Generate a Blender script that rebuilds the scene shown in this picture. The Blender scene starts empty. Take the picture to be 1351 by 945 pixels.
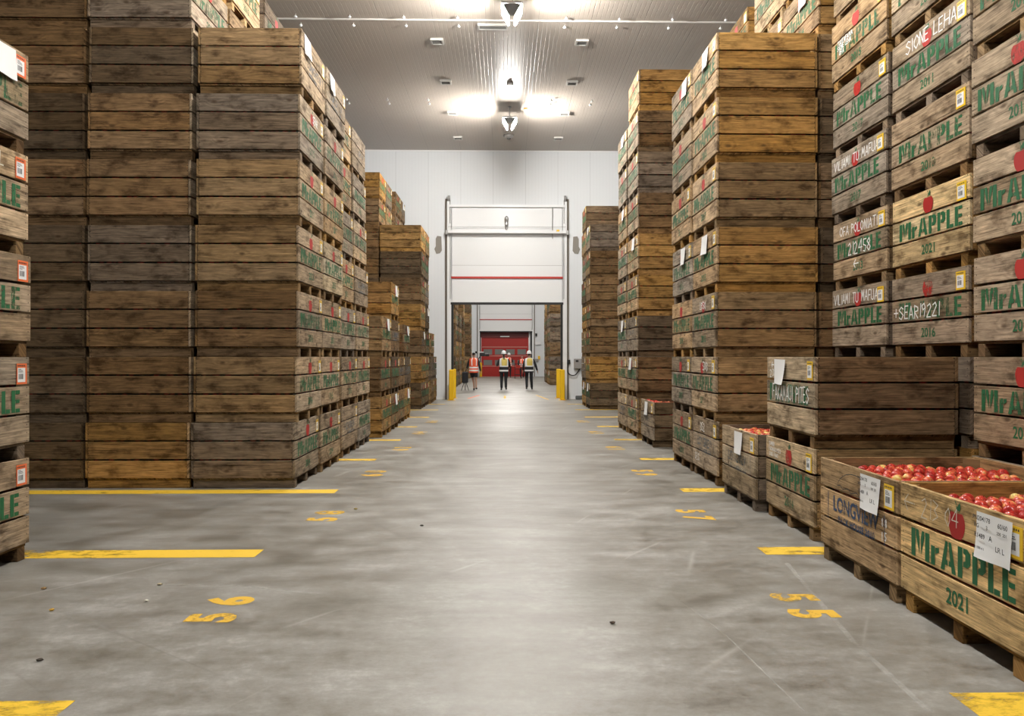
import bpy, bmesh, math, random
from mathutils import Vector, Matrix
PI = math.pi
S = bpy.context.scene
C = S.collection
R = random.Random(7)

# ---------------------------------------------------------------- camera, world, exposure
cam_d = bpy.data.cameras.new('camera'); cam = bpy.data.objects.new('camera', cam_d); C.objects.link(cam)
cam_d.sensor_width = 36; cam_d.lens = 1045 / 1351 * 36
cam_d.shift_x = -11.5 / 1351; cam_d.shift_y = -2 / 1351
cam_d.clip_start = .05; cam_d.clip_end = 200
cam.location = (0, 0, 1.54); cam.rotation_euler = (PI / 2, 0, -.02)
S.camera = cam
W = bpy.data.worlds.new('world'); S.world = W; W.use_nodes = True
W.node_tree.nodes['Background'].inputs[0].default_value = (.01, .01, .01, 1)
S.view_settings.view_transform = 'Standard'; S.view_settings.look = 'None'
S.view_settings.gamma = 1; S.view_settings.use_curve_mapping = False
S.view_settings.exposure = 0.0
S.cycles.use_denoising = True
S.cycles.max_bounces = 8; S.cycles.diffuse_bounces = 3; S.cycles.glossy_bounces = 3
S.cycles.transparent_max_bounces = 12
S.cycles.caustics_reflective = False; S.cycles.caustics_refractive = False
S.cycles.sample_clamp_indirect = 6
LAMP_STRENGTH = 1250
LAMP_Y = (1.0, 8.5, 16.0, 23.5)
LAMP_Y2 = (31.5, 39.0, 46.5, 54.0)
CEIL = 8.95
LAMP_Z = 8.55

# ---------------------------------------------------------------- helpers
def link(name, me, mat=None, parent=None, loc=None, rot=None):
    o = bpy.data.objects.new(name, me); C.objects.link(o)
    if mat is not None and me is not None and len(me.materials) == 0:
        for m in (mat if isinstance(mat, (list, tuple)) else [mat]): me.materials.append(m)
    if parent is not None: o.parent = parent
    if loc is not None: o.location = loc
    if rot is not None: o.rotation_euler = rot
    return o
def tag(o, label=None, cat=None, group=None, kind=None):
    if label: o['label'] = label
    if cat: o['category'] = cat
    if group: o['group'] = group
    if kind: o['kind'] = kind
    return o
def empty(name, loc=(0, 0, 0), rz=0, **k):
    o = bpy.data.objects.new(name, None); C.objects.link(o); o.location = loc; o.rotation_euler = (0, 0, rz)
    o.empty_display_size = .1
    return tag(o, **k)
def tome(bm, name='m', smooth=False):
    me = bpy.data.meshes.new(name); bm.to_mesh(me); bm.free()
    if smooth:
        for p in me.polygons: p.use_smooth = True
    return me
def box(bm, x0, x1, y0, y1, z0, z1, mi=0, axis='x', bid=0, bev=0, uvl=None):
    """box with uv: u runs along axis in metres, v across; whole part of v is the board number"""
    tmp = bmesh.new()
    vs = [tmp.verts.new((x, y, z)) for x in (x0, x1) for y in (y0, y1) for z in (z0, z1)]
    for f in ((0, 1, 3, 2), (4, 6, 7, 5), (0, 4, 5, 1), (2, 3, 7, 6), (0, 2, 6, 4), (1, 5, 7, 3)):
        tmp.faces.new([vs[i] for i in f])
    bmesh.ops.recalc_face_normals(tmp, faces=tmp.faces)
    if bev: bmesh.ops.bevel(tmp, geom=list(tmp.edges), offset=bev, segments=1, affect='EDGES', profile=.5)
    uvn = bm.loops.layers.uv.verify()
    vm = {}
    for f in tmp.faces:
        nf = bm.faces.new([vm.setdefault(v, None) or vm.__setitem__(v, bm.verts.new(v.co)) or vm[v] for v in f.verts])
        nf.material_index = mi
        for l in nf.loops:
            c = l.vert.co
            if axis == 'x': u, v = c.x, (c.y - y0) + (c.z - z0)
            elif axis == 'y': u, v = c.y, (c.x - x0) + (c.z - z0)
            else: u, v = c.z, (c.x - x0) + (c.y - y0)
            l[uvn].uv = (u, v * .9 + .02 + bid)
    tmp.free()
def bx(*a, **k):
    bm = bmesh.new(); box(bm, *a, **k); return tome(bm)
def poly(bm, pts, z=0.0, mi=0, plane='xz', d=0.0):
    """flat polygon; plane xz puts it at y=z facing -Y"""
    if plane == 'xz': vs = [bm.verts.new((p[0], z, p[1])) for p in pts]
    else: vs = [bm.verts.new((p[0], p[1], z)) for p in pts]
    f = bm.faces.new(vs); f.material_index = mi; return f
def cyl(bm, p0, p1, r, n=12, mi=0, r2=None):
    p0 = Vector(p0); p1 = Vector(p1); d = p1 - p0
    m = Matrix.Translation((p0 + p1) / 2) @ d.to_track_quat('Z', 'Y').to_matrix().to_4x4()
    g = bmesh.ops.create_cone(bm, cap_ends=True, segments=n, radius1=r, radius2=r if r2 is None else r2, depth=d.length, matrix=m)
    for v in g['verts']:
        for f in v.link_faces: f.material_index = mi
def lathe(bm, prof, n=16, mi=0, sx=1, sy=1, cx=0, cy=0):
    rings = []
    for r, z in prof:
        if r < 1e-5: rings.append([bm.verts.new((cx, cy, z))])
        else: rings.append([bm.verts.new((cx + r * sx * math.cos(2 * PI * i / n), cy + r * sy * math.sin(2 * PI * i / n), z)) for i in range(n)])
    for a, b in zip(rings, rings[1:]):
        for i in range(n):
            q = [a[i % len(a)], a[(i + 1) % len(a)], b[(i + 1) % len(b)], b[i % len(b)]]
            q = list(dict.fromkeys(q))
            if len(q) > 2: bm.faces.new(q).material_index = mi

# ---------------------------------------------------------------- materials
def mat(name):
    m = bpy.data.materials.new(name); m.use_nodes = True
    nt = m.node_tree; b = nt.nodes['Principled BSDF']
    return m, nt, b
def nd(nt, t, **k):
    n = nt.nodes.new(t)
    for a, v in k.items():
        if a.startswith('i_'):
            key = a[2:]; n.inputs[int(key) if key.isdigit() else key].default_value = v
        else: setattr(n, a, v)
    return n
def L(nt, a, b): nt.links.new(a, b)
def plain(name, col, rough=.6, metal=0, spec=None):
    m, nt, b = mat(name)
    b.inputs['Base Color'].default_value = (*col, 1); b.inputs['Roughness'].default_value = rough
    b.inputs['Metallic'].default_value = metal
    return m
def mathn(nt, op, a, b=None, c=None):
    n = nt.nodes.new('ShaderNodeMath'); n.operation = op
    for i, v in enumerate((a, b, c)):
        if v is None: continue
        if isinstance(v, (int, float)): n.inputs[i].default_value = v
        else: nt.links.new(v, n.inputs[i])
    return n.outputs[0]
def ramp(nt, fac, stops, interp='LINEAR'):
    n = nt.nodes.new('ShaderNodeValToRGB'); n.color_ramp.interpolation = interp
    e = n.color_ramp.elements
    while len(e) < len(stops): e.new(.5)
    for i, (p, c) in enumerate(stops):
        e[i].position = p; e[i].color = c if len(c) == 4 else (*c, 1)
    nt.links.new(fac, n.inputs[0]); return n.outputs[0]
def mixc(nt, fac, a, b, mode='MIX'):
    n = nt.nodes.new('ShaderNodeMix'); n.data_type = 'RGBA'; n.blend_type = mode
    for s, v in ((n.inputs[0], fac), (n.inputs[6], a), (n.inputs[7], b)):
        if isinstance(v, (int, float)): s.default_value = v
        elif isinstance(v, tuple): s.default_value = v if len(v) == 4 else (*v, 1)
        else: nt.links.new(v, s)
    return n.outputs[2]

def wood_material():
    m, nt, b = mat('weathered_wood')
    uv = nd(nt, 'ShaderNodeTexCoord'); oi = nd(nt, 'ShaderNodeObjectInfo')
    sp = nd(nt, 'ShaderNodeSeparateXYZ'); L(nt, uv.outputs['UV'], sp.inputs[0])
    u, v = sp.outputs[0], sp.outputs[1]
    bid = mathn(nt, 'FLOOR', v); fv = mathn(nt, 'FRACT', v)
    orr = mathn(nt, 'MULTIPLY', oi.outputs['Random'], 97.0)
    cv = nd(nt, 'ShaderNodeCombineXYZ'); L(nt, bid, cv.inputs[0]); L(nt, orr, cv.inputs[1])
    wn = nd(nt, 'ShaderNodeTexWhiteNoise', noise_dimensions='3D'); L(nt, cv.outputs[0], wn.inputs['Vector'])
    ws = nd(nt, 'ShaderNodeSeparateColor'); L(nt, wn.outputs['Color'], ws.inputs[0])
    r1, r2, r3 = ws.outputs[0], ws.outputs[1], ws.outputs[2]
    # board space, shifted per board
    pu = mathn(nt, 'ADD', u, mathn(nt, 'MULTIPLY', r1, 31)); pv = mathn(nt, 'ADD', fv, mathn(nt, 'MULTIPLY', r2, 17))
    P = nd(nt, 'ShaderNodeCombineXYZ'); L(nt, pu, P.inputs[0]); L(nt, pv, P.inputs[1]); L(nt, r3, P.inputs[2])
    def scaled(sx, sy):
        n = nd(nt, 'ShaderNodeVectorMath', operation='MULTIPLY'); n.inputs[1].default_value = (sx, sy, 1)
        L(nt, P.outputs[0], n.inputs[0]); return n.outputs[0]
    # knots
    vo = nd(nt, 'ShaderNodeTexVoronoi', voronoi_dimensions='2D', i_Scale=1.0); L(nt, scaled(2.6, 5.5), vo.inputs['Vector'])
    kd = vo.outputs['Distance']
    vsep = nd(nt, 'ShaderNodeSeparateColor'); L(nt, vo.outputs['Color'], vsep.inputs[0])
    sel = mathn(nt, 'LESS_THAN', vsep.outputs[0], .42)
    knot = mathn(nt, 'MULTIPLY', ramp(nt, kd, [(.0, (1, 1, 1)), (.05, (.8, .8, .8)), (.12, (0, 0, 0))]), sel)
    kring = mathn(nt, 'MULTIPLY', ramp(nt, kd, [(.0, (1, 1, 1)), (.34, (0, 0, 0))]), sel)
    # grain: wave bent round the knots
    n1 = nd(nt, 'ShaderNodeTexNoise', noise_dimensions='2D', i_Scale=1.0, i_Detail=3.0); L(nt, scaled(1.6, 7), n1.inputs['Vector'])
    bend = mathn(nt, 'ADD', mathn(nt, 'MULTIPLY', n1.outputs[0], 2.2), mathn(nt, 'MULTIPLY', kring, .9))
    gw = mathn(nt, 'SINE', mathn(nt, 'MULTIPLY', mathn(nt, 'ADD', mathn(nt, 'MULTIPLY', pv, 9), bend), 12.0))
    n2 = nd(nt, 'ShaderNodeTexNoise', noise_dimensions='2D', i_Scale=1.0, i_Detail=4.0, i_Roughness=.7); L(nt, scaled(3.5, 120), n2.inputs['Vector'])
    n3 = nd(nt, 'ShaderNodeTexNoise', noise_dimensions='2D', i_Scale=1.0, i_Detail=5.0, i_Roughness=.6); L(nt, scaled(3.2, 7), n3.inputs['Vector'])
    base = oi.outputs['Color']
    grey = mixc(nt, .5, base, (.24, .205, .17))
    c = mixc(nt, mathn(nt, 'MULTIPLY', r3, .40), base, grey)
    warm = mixc(nt, 1.0, c, (1.12, .92, .62), 'MULTIPLY')
    c = mixc(nt, mathn(nt, 'MULTIPLY', r2, .45), c, warm)
    fac = mathn(nt, 'ADD', mathn(nt, 'MULTIPLY', r1, .50), .76)
    fac = mathn(nt, 'MULTIPLY', fac, mathn(nt, 'ADD', mathn(nt, 'MULTIPLY', gw, .12), .98))
    fac = mathn(nt, 'MULTIPLY', fac, mathn(nt, 'ADD', mathn(nt, 'MULTIPLY', n2.outputs[0], 1.7), .17))
    n4 = nd(nt, 'ShaderNodeTexNoise', noise_dimensions='2D', i_Scale=1.0, i_Detail=5.0, i_Roughness=.75); L(nt, scaled(1.3, 42), n4.inputs['Vector'])
    crack = ramp(nt, n4.outputs[0], [(.30, (.25, .22, .2)), (.40, (.85, .85, .85)), (.55, (1, 1, 1)), (.72, (1.25, 1.22, 1.2))])
    blot = ramp(nt, n3.outputs[0], [(.30, (.40, .37, .34)), (.47, (.95, .95, .95)), (.70, (1.2, 1.2, 1.2))])
    vm = nd(nt, 'ShaderNodeVectorMath', operation='SCALE'); L(nt, c, vm.inputs[0]); L(nt, fac, vm.inputs['Scale'])
    c = mixc(nt, 1.0, vm.outputs[0], blot, 'MULTIPLY')
    c = mixc(nt, 1.0, c, crack, 'MULTIPLY')
    c = mixc(nt, mathn(nt, 'MULTIPLY', knot, .75), c, (.05, .028, .014))
    # nail heads near the ends
    au = mathn(nt, 'ABSOLUTE', mathn(nt, 'SUBTRACT', mathn(nt, 'ABSOLUTE', u), .565))
    nf = mathn(nt, 'ABSOLUTE', mathn(nt, 'SUBTRACT', mathn(nt, 'FRACT', mathn(nt, 'MULTIPLY', fv, 18)), .5))
    nail = mathn(nt, 'MULTIPLY', mathn(nt, 'LESS_THAN', au, .0045), mathn(nt, 'LESS_THAN', nf, .09))
    c = mixc(nt, mathn(nt, 'MULTIPLY', nail, .8), c, (.02, .016, .012))
    L(nt, c, b.inputs['Base Color']); b.inputs['Roughness'].default_value = .78
    b.inputs['Specular IOR Level'].default_value = .10
    bp = nd(nt, 'ShaderNodeBump', i_Strength=.35, i_Distance=.004)
    L(nt, mathn(nt, 'ADD', n2.outputs[0], mathn(nt, 'MULTIPLY', gw, .15)), bp.inputs['Height']); L(nt, bp.outputs[0], b.inputs['Normal'])
    return m
WOOD = wood_material()

def worn_paint(name, col, lo=.42, hi=.6, sx=60, rough=.7, coords='Object', amount=1.0, per_object=True, stretch=(1, 1, 1)):
    m, nt, b = mat(name)
    b.inputs['Base Color'].default_value = (*col, 1); b.inputs['Roughness'].default_value = rough
    tc = nd(nt, 'ShaderNodeTexCoord'); oi = nd(nt, 'ShaderNodeObjectInfo')
    mp = nd(nt, 'ShaderNodeVectorMath', operation='ADD')
    sc = nd(nt, 'ShaderNodeVectorMath', operation='MULTIPLY'); sc.inputs[1].default_value = stretch
    L(nt, tc.outputs[coords], sc.inputs[0]); L(nt, sc.outputs[0], mp.inputs[0])
    sh = nd(nt, 'ShaderNodeCombineXYZ'); L(nt, mathn(nt, 'MULTIPLY', oi.outputs['Random'], 50), sh.inputs[0]); L(nt, sh.outputs[0], mp.inputs[1])
    n = nd(nt, 'ShaderNodeTexNoise', i_Scale=sx, i_Detail=6.0, i_Roughness=.7); L(nt, mp.outputs[0], n.inputs['Vector'])
    n2 = nd(nt, 'ShaderNodeTexNoise', i_Scale=sx * .09, i_Detail=2.0); L(nt, mp.outputs[0], n2.inputs['Vector'])
    s = mathn(nt, 'ADD', mathn(nt, 'MULTIPLY', n.outputs[0], .6), mathn(nt, 'MULTIPLY', n2.outputs[0], .4))
    if per_object: s = mathn(nt, 'ADD', s, mathn(nt, 'MULTIPLY', mathn(nt, 'SUBTRACT', oi.outputs['Random'], .5), .09))
    a = ramp(nt, s, [(lo, (0, 0, 0)), (hi, (amount,) * 3)])
    tr = nd(nt, 'ShaderNodeBsdfTransparent'); mx = nd(nt, 'ShaderNodeMixShader')
    L(nt, a, mx.inputs[0]); L(nt, tr.outputs[0], mx.inputs[1]); L(nt, b.outputs[0], mx.inputs[2])
    L(nt, mx.outputs[0], nt.nodes['Material Output'].inputs[0])
    return m
GREEN = worn_paint('worn_green_stencil_paint', (.012, .120, .042), .37, .48, stretch=(1, 1, .35))
GREENSOLID = worn_paint('fresh_green_stencil_paint', (.010, .115, .040), .20, .34, per_object=False)
RED = worn_paint('worn_red_stencil_paint', (.42, .018, .012), .35, .47, stretch=(1, 1, .35))
REDSOLID = worn_paint('fresh_red_stencil_paint', (.36, .010, .008), .18, .32, per_object=False)
BLUE = worn_paint('worn_blue_stencil_paint', (.035, .075, .16), .36, .50, per_object=False)
GREYINK = worn_paint('faded_grey_blue_ink', (.11, .14, .16), .42, .55)
CHALK = worn_paint('white_chalk', (.82, .82, .8), .22, .42, per_object=False)
CHALKFAINT = worn_paint('faint_white_chalk', (.78, .74, .62), .30, .50, amount=.75, per_object=False)
PENCIL = worn_paint('dark_pencil', (.03, .04, .05), .2, .4, amount=.8, per_object=False)
LINEY = worn_paint('worn_yellow_floor_paint', (.74, .48, .03), .37, .48, 9, stretch=(.5, 1, 1))
NUMY = worn_paint('very_worn_yellow_floor_paint', (.66, .40, .03), .34, .48, 24)
SCRAPE = worn_paint('pale_scrape', (.62, .61, .58), .40, .6, 26, amount=.34, per_object=False)
ORANGEF = worn_paint('worn_orange_floor_paint', (.8, .16, .03), .3, .45, 20)
PAPER = plain('white_paper', (.82, .83, .84), .6)
INK = plain('black_ink', (.03, .03, .035), .6)
CARDY = plain('yellow_card', (.85, .55, .02), .5)
CARDO = plain('orange_card', (.8, .17, .05), .5)
WHITE = plain('white_painted_metal', (.78, .79, .80), .35)
GREYM = plain('grey_metal', (.32, .31, .30), .45, .3)
STEEL = plain('galvanised_steel', (.5, .5, .5), .35, .8)
BLACK = plain('black_rubber', (.012, .012, .012), .6)
DARK = plain('dark_cloth', (.015, .015, .018), .85)
REDP = plain('red_painted_strip', (.45, .02, .01), .4)
YEL = plain('yellow_painted_steel', (.80, .48, .005), .4)
SKIN = plain('skin', (.42, .24, .16), .55)
HAIR = plain('dark_hair', (.015, .01, .008), .6)
HELM = plain('white_helmet', (.8, .8, .8), .3)
VESTY = plain('yellow_vest_cloth', (.72, .55, .14), .7)
VESTO = plain('orange_vest_cloth', (.85, .12, .04), .7)
REFL = plain('pale_reflective_tape', (.85, .85, .85), .4)
GREYC = plain('grey_sleeve_cloth', (.25, .25, .26), .8)
BROWN = plain('brown_painted_shadow_gap', (.16, .13, .10), .7)
GREYF = plain('light_grey_frame', (.5, .49, .46), .5)
VENTG = plain('dark_grille', (.16, .16, .15), .6)

def emit(name, col, s):
    m, nt, b = mat(name); b.inputs['Emission Color'].default_value = (*col, 1); b.inputs['Emission Strength'].default_value = s
    b.inputs['Base Color'].default_value = (*col, 1); return m
LAMPM = emit('lit_lamp_lens', (1.0, .965, .91), LAMP_STRENGTH)
LAMPM2 = emit('unseen_lamp_lens_in_next_hall', (1.0, .965, .91), LAMP_STRENGTH * .85)

def floor_material():
    m, nt, b = mat('worn_concrete')
    tc = nd(nt, 'ShaderNodeTexCoord')
    def nz(scale, sc, det=5, rough=.6):
        mp = nd(nt, 'ShaderNodeVectorMath', operation='MULTIPLY'); mp.inputs[1].default_value = sc; L(nt, tc.outputs['Object'], mp.inputs[0])
        n = nd(nt, 'ShaderNodeTexNoise', i_Scale=scale, i_Detail=det, i_Roughness=rough); L(nt, mp.outputs[0], n.inputs['Vector']); return n.outputs[0]
    big = nz(.7, (1, 1, 1)); streak = nz(1.6, (.5, 2.2, 1), 6, .65); fine = nz(16, (1, 1, 1), 9, .8); mid = nz(2.2, (1, 1.2, 1), 10, .72)
    s = mathn(nt, 'ADD', mathn(nt, 'MULTIPLY', big, .22), mathn(nt, 'MULTIPLY', streak, .20))
    s = mathn(nt, 'ADD', s, mathn(nt, 'MULTIPLY', mid, .32)); s = mathn(nt, 'ADD', s, mathn(nt, 'MULTIPLY', fine, .26))
    c = ramp(nt, s, [(.40, (.095, .083, .065)), (.475, (.185, .173, .150)), (.53, (.250, .242, .221)), (.60, (.37, .362, .342))])
    # dark specks
    vo = nd(nt, 'ShaderNodeTexVoronoi', i_Scale=2.3); L(nt, tc.outputs['Object'], vo.inputs['Vector'])
    spk = ramp(nt, vo.outputs['Distance'], [(.0, (1, 1, 1)), (.022, (0, 0, 0))])
    c = mixc(nt, mathn(nt, 'MULTIPLY', spk, .55), c, (.06, .05, .04))
    # fine pale scratches
    def scratch(rot, off, sc):
        mp = nd(nt, 'ShaderNodeMapping'); mp.inputs['Rotation'].default_value = (0, 0, rot); mp.inputs['Location'].default_value = off; L(nt, tc.outputs['Object'], mp.inputs[0])
        w = nd(nt, 'ShaderNodeTexNoise', i_Scale=.8, i_Detail=1.0); L(nt, mp.outputs[0], w.inputs['Vector'])
        v = nd(nt, 'ShaderNodeTexVoronoi', feature='DISTANCE_TO_EDGE', i_Scale=sc); 
        st = nd(nt, 'ShaderNodeVectorMath', operation='MULTIPLY'); st.inputs[1].default_value = (1, .12, 1); L(nt, mp.outputs[0], st.inputs[0])
        L(nt, st.outputs[0], v.inputs['Vector'])
        l = ramp(nt, v.outputs['Distance'], [(.0, (1, 1, 1)), (.010, (0, 0, 0))])
        g = ramp(nt, w.outputs[0], [(.56, (0, 0, 0)), (.64, (1, 1, 1))])
        return mathn(nt, 'MULTIPLY', l, g)
    c = mixc(nt, mathn(nt, 'MULTIPLY', scratch(.5, (3, 1, 0), .9), .30), c, (.55, .54, .52))
    c = mixc(nt, mathn(nt, 'MULTIPLY', scratch(-.9, (7, 4, 0), 1.1), .25), c, (.08, .07, .06))
    L(nt, c, b.inputs['Base Color'])
    rr = ramp(nt, mathn(nt, 'ADD', mathn(nt, 'MULTIPLY', mid, .5), mathn(nt, 'MULTIPLY', fine, .5)), [(.38, (.30,) * 3), (.62, (.54,) * 3)])
    L(nt, rr, b.inputs['Roughness']); b.inputs['Specular IOR Level'].default_value = .6
    bp = nd(nt, 'ShaderNodeBump', i_Strength=.22, i_Distance=.01); L(nt, fine, bp.inputs['Height']); L(nt, bp.outputs[0], b.inputs['Normal'])
    return m
FLOOR = floor_material()

def panel_material(name, col, rib, joint, off, rough=.45, ribs=.5):
    """coated sandwich panel: ribs and joints across X (object space)"""
    m, nt, b = mat(name)
    tc = nd(nt, 'ShaderNodeTexCoord'); sp = nd(nt, 'ShaderNodeSeparateXYZ'); L(nt, tc.outputs['Object'], sp.inputs[0])
    x = mathn(nt, 'SUBTRACT', sp.outputs[0], off)
    fr = mathn(nt, 'FRACT', mathn(nt, 'DIVIDE', x, joint))
    d = mathn(nt, 'MULTIPLY', mathn(nt, 'MINIMUM', fr, mathn(nt, 'SUBTRACT', 1, fr)), joint)
    jl = ramp(nt, d, [(.0, (1, 1, 1)), (.010, (0, 0, 0))])
    rf = mathn(nt, 'FRACT', mathn(nt, 'DIVIDE', x, rib)); rd = mathn(nt, 'MULTIPLY', mathn(nt, 'MINIMUM', rf, mathn(nt, 'SUBTRACT', 1, rf)), rib)
    rl = ramp(nt, rd, [(.0, (1, 1, 1)), (.008, (0, 0, 0))])
    c = mixc(nt, mathn(nt, 'MULTIPLY', jl, .55), (*col, 1), tuple(v * .45 for v in col))
    c = mixc(nt, mathn(nt, 'MULTIPLY', rl, .16), c, tuple(v * .6 for v in col))
    L(nt, c, b.inputs['Base Color']); b.inputs['Roughness'].default_value = rough
    bp = nd(nt, 'ShaderNodeBump', i_Strength=ribs, i_Distance=.006); bp.invert = True
    L(nt, mathn(nt, 'ADD', rl, jl), bp.inputs['Height']); L(nt, bp.outputs[0], b.inputs['Normal'])
    return m
CEILM = panel_material('ribbed_ceiling_sheet', (.41, .36, .31), .0971, 1.165, -.42, .38)
WALLM = panel_material('white_wall_panel', (.72, .745, .77), .1165, 1.165, -.42, .5, .08)

def apple_material():
    m, nt, b = mat('apple_skin')
    tc = nd(nt, 'ShaderNodeTexCoord'); oi = nd(nt, 'ShaderNodeObjectInfo')
    ad = nd(nt, 'ShaderNodeVectorMath', operation='ADD'); L(nt, tc.outputs['Object'], ad.inputs[0])
    cb = nd(nt, 'ShaderNodeCombineXYZ'); L(nt, mathn(nt, 'MULTIPLY', oi.outputs['Random'], 40), cb.inputs[0]); L(nt, cb.outputs[0], ad.inputs[1])
    n = nd(nt, 'ShaderNodeTexNoise', i_Scale=14.0, i_Detail=2.0); L(nt, ad.outputs[0], n.inputs['Vector'])
    n2 = nd(nt, 'ShaderNodeTexNoise', i_Scale=120.0, i_Detail=2.0); L(nt, ad.outputs[0], n2.inputs['Vector'])
    s = mathn(nt, 'ADD', n.outputs[0], mathn(nt, 'MULTIPLY', mathn(nt, 'SUBTRACT', oi.outputs['Random'], .5), .22))
    s = mathn(nt, 'ADD', s, mathn(nt, 'MULTIPLY', mathn(nt, 'SUBTRACT', n2.outputs[0], .5), .12))
    c = ramp(nt, s, [(.38, (.34, .014, .012)), (.56, (.56, .060, .035)), (.66, (.74, .24, .09)), (.74, (.74, .58, .18))])
    L(nt, c, b.inputs['Base Color']); b.inputs['Roughness'].default_value = .28
    return m
APPLE = apple_material(); STEM = plain('apple_stem', (.09, .05, .02), .8)

# ---------------------------------------------------------------- setting
XL, XR, YB, YW, YW2 = -7.6, 7.8, -7.0, 28.5, 60.8
OX0, OX1, OZ = -1.90, 2.06, 3.55
def struct(name, me, m, **k):
    return tag(link(name, me, m, **k), kind='structure')
struct('floor', bx(XL, XR, YB, YW2 + 4, -.2, 0), FLOOR)
struct('ceiling', bx(XL, XR, YB, YW2 + .2, CEIL, CEIL + .2), CEILM)
struct('wall_left', bx(XL - .2, XL, YB, YW2 + 4, 0, CEIL), plain('darkened_side_wall', (.24, .235, .225), .5))  # unseen walls coloured dark to cut the light they bounce
struct('wall_right', bx(XR, XR + .2, YB, YW2 + 4, 0, CEIL), bpy.data.materials['darkened_side_wall'])
struct('wall_back', bx(XL, XR, YB - .2, YB, 0, CEIL), bpy.data.materials['darkened_side_wall'])
def holed_wall(name, y, zt):
    bm = bmesh.new()
    box(bm, XL, OX0, y, y + .2, 0, zt); box(bm, OX1, XR, y, y + .2, 0, zt); box(bm, OX0, OX1, y, y + .2, OZ, zt)
    return struct(name, tome(bm), WALLM)
holed_wall('wall_front', YW, CEIL); holed_wall('wall_far', YW2, CEIL)
struct('trim_1', bx(XL, XR, YW - .03, YW, CEIL - .05, CEIL), WHITE)
struct('trim_2', bx(XL, XR, YW2 - .03, YW2, CEIL - .05, CEIL), WHITE)
struct('baseboard_front', (lambda bm: (box(bm, XL, OX0 - .25, YW - .02, YW, 0, .06), box(bm, OX1 + .25, XR, YW - .02, YW, 0, .06), tome(bm))[2])(bmesh.new()), WHITE)
def door(n, y, hoist):
    d = empty('door_%d' % n, (0.08, y, 0)); d['kind'] = 'structure'
    a = 2.0
    for s in (-1, 1):
        link('door_track', bx(min(s * a, s * (a + .15)), max(s * a, s * (a + .15)), -.14, -.02, 0, 7.1, bev=.01), WHITE, d)
        link('shadow_gap_strip', bx(min(s * (a + .12), s * (a + .22)), max(s * (a + .12), s * (a + .22)), -.045, -.001, 0, 7.2), BROWN, d)  # brown strip stands in for the dark shadow gap beside the track
        link('jamb_seal', bx(min(s * (a - .08), s * a), max(s * (a - .08), s * a), -.10, .0, 0, 3.5), BLACK, d)
        bm = bmesh.new(); cyl(bm, (s * (a + .08) - .04, -.10, 7.2), (s * (a + .08) + .04, -.10, 7.2), .11, 14)
        cyl(bm, (s * (a + .04), -.14, 6.3), (s * (a + .04), -.14, 7.15), .018, 6)
        link('cable_drum', tome(bm), GREYM, d)
        link('guide_bracket', bx(s * (a + .07) - .12, s * (a + .07) + .12, -.2, -.14, 5.9, 6.05), STEEL, d)
        bm = bmesh.new(); cyl(bm, (s * (a + .03), -.16, 3.6), (s * (a + .03), -.16, 5.9), .012, 6); link('hoist_rope', tome(bm), GREYM, d)
    p = link('door_leaf', bx(-a + .02, a - .02, -.12, -.02, 3.47, 6.9, bev=.01), WHITE, d)
    link('leaf_joint', bx(-a + .03, a - .03, -.122, -.12, 4.80, 4.81), GREYM, p)
    link('red_strip', bx(-a, a, -.16, -.10, 4.33, 4.40), REDP, p)
    link('bottom_seal', bx(-a - .02, a + .02, -.14, -.02, 3.40, 3.48), BLACK, p)
    link('bottom_rail', bx(-a, a, -.13, -.10, 3.48, 3.56), WHITE, p)
    link('top_rail', bx(-a - .05, a + .05, -.20, -.12, 6.88, 6.97), WHITE, d)
    link('cross_rail', bx(-a - .1, a + .1, -.34, -.20, 5.93, 6.03), WHITE, d)
    if hoist:
        bm = bmesh.new(); cyl(bm, (-a - .1, -.22, 6.17), (a + .1, -.22, 6.17), .008, 6); link('pull_wire', tome(bm), GREYM, d)
        bm = bmesh.new(); lathe(bm, [(0, 6.05), (.03, 6.06), (.05, 6.1), (.02, 6.16), (.06, 6.2), (.07, 6.26), (.03, 6.32), (.05, 6.36), (.08, 6.43), (.07, 6.5), (.02, 6.55), (0, 6.56)], 12, cx=-.02, cy=-.27)
        link('pulley_block', tome(bm, smooth=True), STEEL, d)
        bm = bmesh.new(); cyl(bm, (1.62, -.18, 5.75), (1.62, -.18, 6.95), .014, 6); link('drop_cable', tome(bm), GREYM, d)
        link('yellow_stop', bx(1.76, 1.86, -.36, -.34, 5.99, 6.05), YEL, d)
    return d
door(1, YW, True); door(2, YW2, False)
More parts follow.
